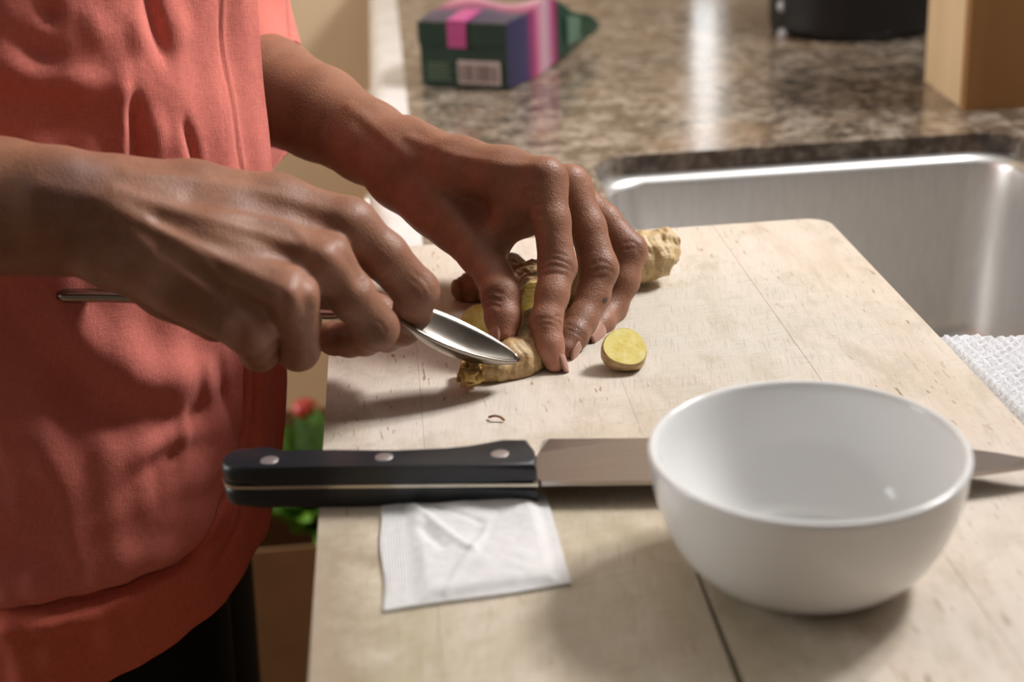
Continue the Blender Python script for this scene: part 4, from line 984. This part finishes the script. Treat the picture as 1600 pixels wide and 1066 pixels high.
Tg = np.where(Tg[:, 3:] > 0, Tg, mk2)
mesh_np('root_body', Vg, Fg, GINGER, gr, Tg)
# front piece being scraped
gp = thing('ginger_piece', 'small tan ginger piece half scraped of its peel under the spoon tip', 'ginger')
pc_ch = [J((752,578,.681,6.5),(775,574,.683,9),(805,566,.688,11),(832,552,.696,10),(842,530,.708,9.5),(838,505,.716,8))]
fp = ginger_f(pc_ch, (), 0.00025)
Vp, Fp = mesh_sdf(fp, at(800,560,.69)-[0.05, 0.05, 0.04], at(800,560,.69)+[0.05, 0.06, 0.05], 0.0009); Vp[:, 2] = np.maximum(Vp[:, 2], ZB+0.0003)
mesh_np('piece_body', Vp, Fp, GINGER, gp, paint(Vp, [(at(740,580,.68)[None], 0.010, (0.70, 0.47, 0.13), 0.7), (at(815,570,.68)[None], 0.014, (0.46, 0.29, 0.12), 0.4)]))
PEEL = mat_ginger('ginger_peel', (0.55, 0.33, 0.09), (0.72, 0.48, 0.15), (0.82, 0.62, 0.27), False)
RIND = mat_ginger('ginger_rind', (0.40, 0.25, 0.11), (0.58, 0.41, 0.20), (0.70, 0.55, 0.32), False)
def curl(px, py, z, r, ln, rot, parent):
    c = on(px, py, z); V = []; Fc = []; n = 10
    for i in range(n+1):
        a = i/n*math.pi*1.5; rr = r*(1-0.35*i/n)
        for v in (-0.5, 0, 0.5):
            q = np.array([rr*math.cos(a), ln*v*(1+0.3*math.sin(5*i)), rr*math.sin(a)]); cr, sr = math.cos(rot), math.sin(rot)
            V.append((c[0]+q[0]*cr-q[1]*sr, c[1]+q[0]*sr+q[1]*cr, max(ZB+0.0008, c[2]+q[2])))
    for i in range(n):
        for j in range(2): k = i*3+j; Fc.append((k, k+1, k+4, k+3))
    o_ = pyd('peel_shred', V, Fc, PEEL, parent); md_ = o_.modifiers.new('thickness', 'SOLIDIFY'); md_.thickness = 0.0009; return o_
for k in range(16): curl(724+random.uniform(0, 26), 574+random.uniform(-4, 22), random.uniform(0.003, 0.010), random.uniform(0.0022, 0.0042), random.uniform(0.004, 0.008), random.uniform(0, 6.28), gp)
# slices
def slice_(name_label, c, n_, rx_, ry_, th):
    t = thing('ginger_slice', name_label, 'ginger', 'cut ginger slices'); n_ = unit(n_); a = unit(np.cross(n_, [0, 0.3, 1])); b = np.cross(n_, a); b = b if b[2] > 0 else -b; m = 40
    out = []
    for k in range(m):
        q = 2*math.pi*k/m; s = 1+0.05*math.sin(2*q+1)+0.04*math.sin(3*q+2); out.append(c+a*rx_*s*math.cos(q)+b*ry_*s*math.sin(q))
    out = np.array(out); V = []; Fc = []
    for off, sc_ in ((th/2, 0.93), (th/2-0.0006, 0.985), (0.0, 1.0), (-th/2+0.001, 0.97), (-th/2, 0.90)): V += list(c+(out-c)*sc_+n_*off)
    for r_ in range(4):
        for k in range(m): Fc.append((r_*m+k, r_*m+(k+1) % m, (r_+1)*m+(k+1) % m, (r_+1)*m+k))
    Fc.append(tuple(4*m+k for k in range(m))); V = np.array(V); V[:, 2] = np.maximum(V[:, 2], ZB+0.0003)
    pyd('rind', V, Fc, RIND, t)
    Vf = [c+n_*(th/2+0.0002)]; 
    for s in (0.35, 0.65, 0.93):
        for k in range(m): Vf.append(c+(out[k]-c)*s+n_*(th/2))
    Ff = [(0, 1+k, 1+(k+1) % m) for k in range(m)]
    for r_ in range(2):
        for k in range(m): Ff.append((1+r_*m+k, 1+(r_+1)*m+k, 1+(r_+1)*m+(k+1) % m, 1+r_*m+(k+1) % m))
    Vf = np.array(Vf); Vf[:, 2] = np.maximum(Vf[:, 2], ZB+0.0006)
    o_ = pyd('cut_face', Vf, Ff, FLESH, t); o_['label'] = 'bright yellow cut face'
    return t
q = on(975, 549, 0.0085); slice_('round ginger slice with yellow face lying alone on the board', q, (0.05, -0.62, 0.78), 0.0105, 0.0112, 0.0090)
q = on(750, 502, 0.010); slice_('ginger slice mostly hidden behind the thumb', q, (-0.2, -0.8, 0.5), 0.009, 0.009, 0.006)
# dry shaving
pth = catmull([on(764, 652, 0.001), on(773, 650, 0.0025), on(782, 652, 0.002), on(788, 657, 0.001)], 5)
o = tube('peel_shaving', pth, 0.0006, plain('brown_fibre', (0.30, 0.15, 0.06), 0.7), None, 6); tag(o, 'thin curled brown peel shaving on the board above the knife', 'peel')
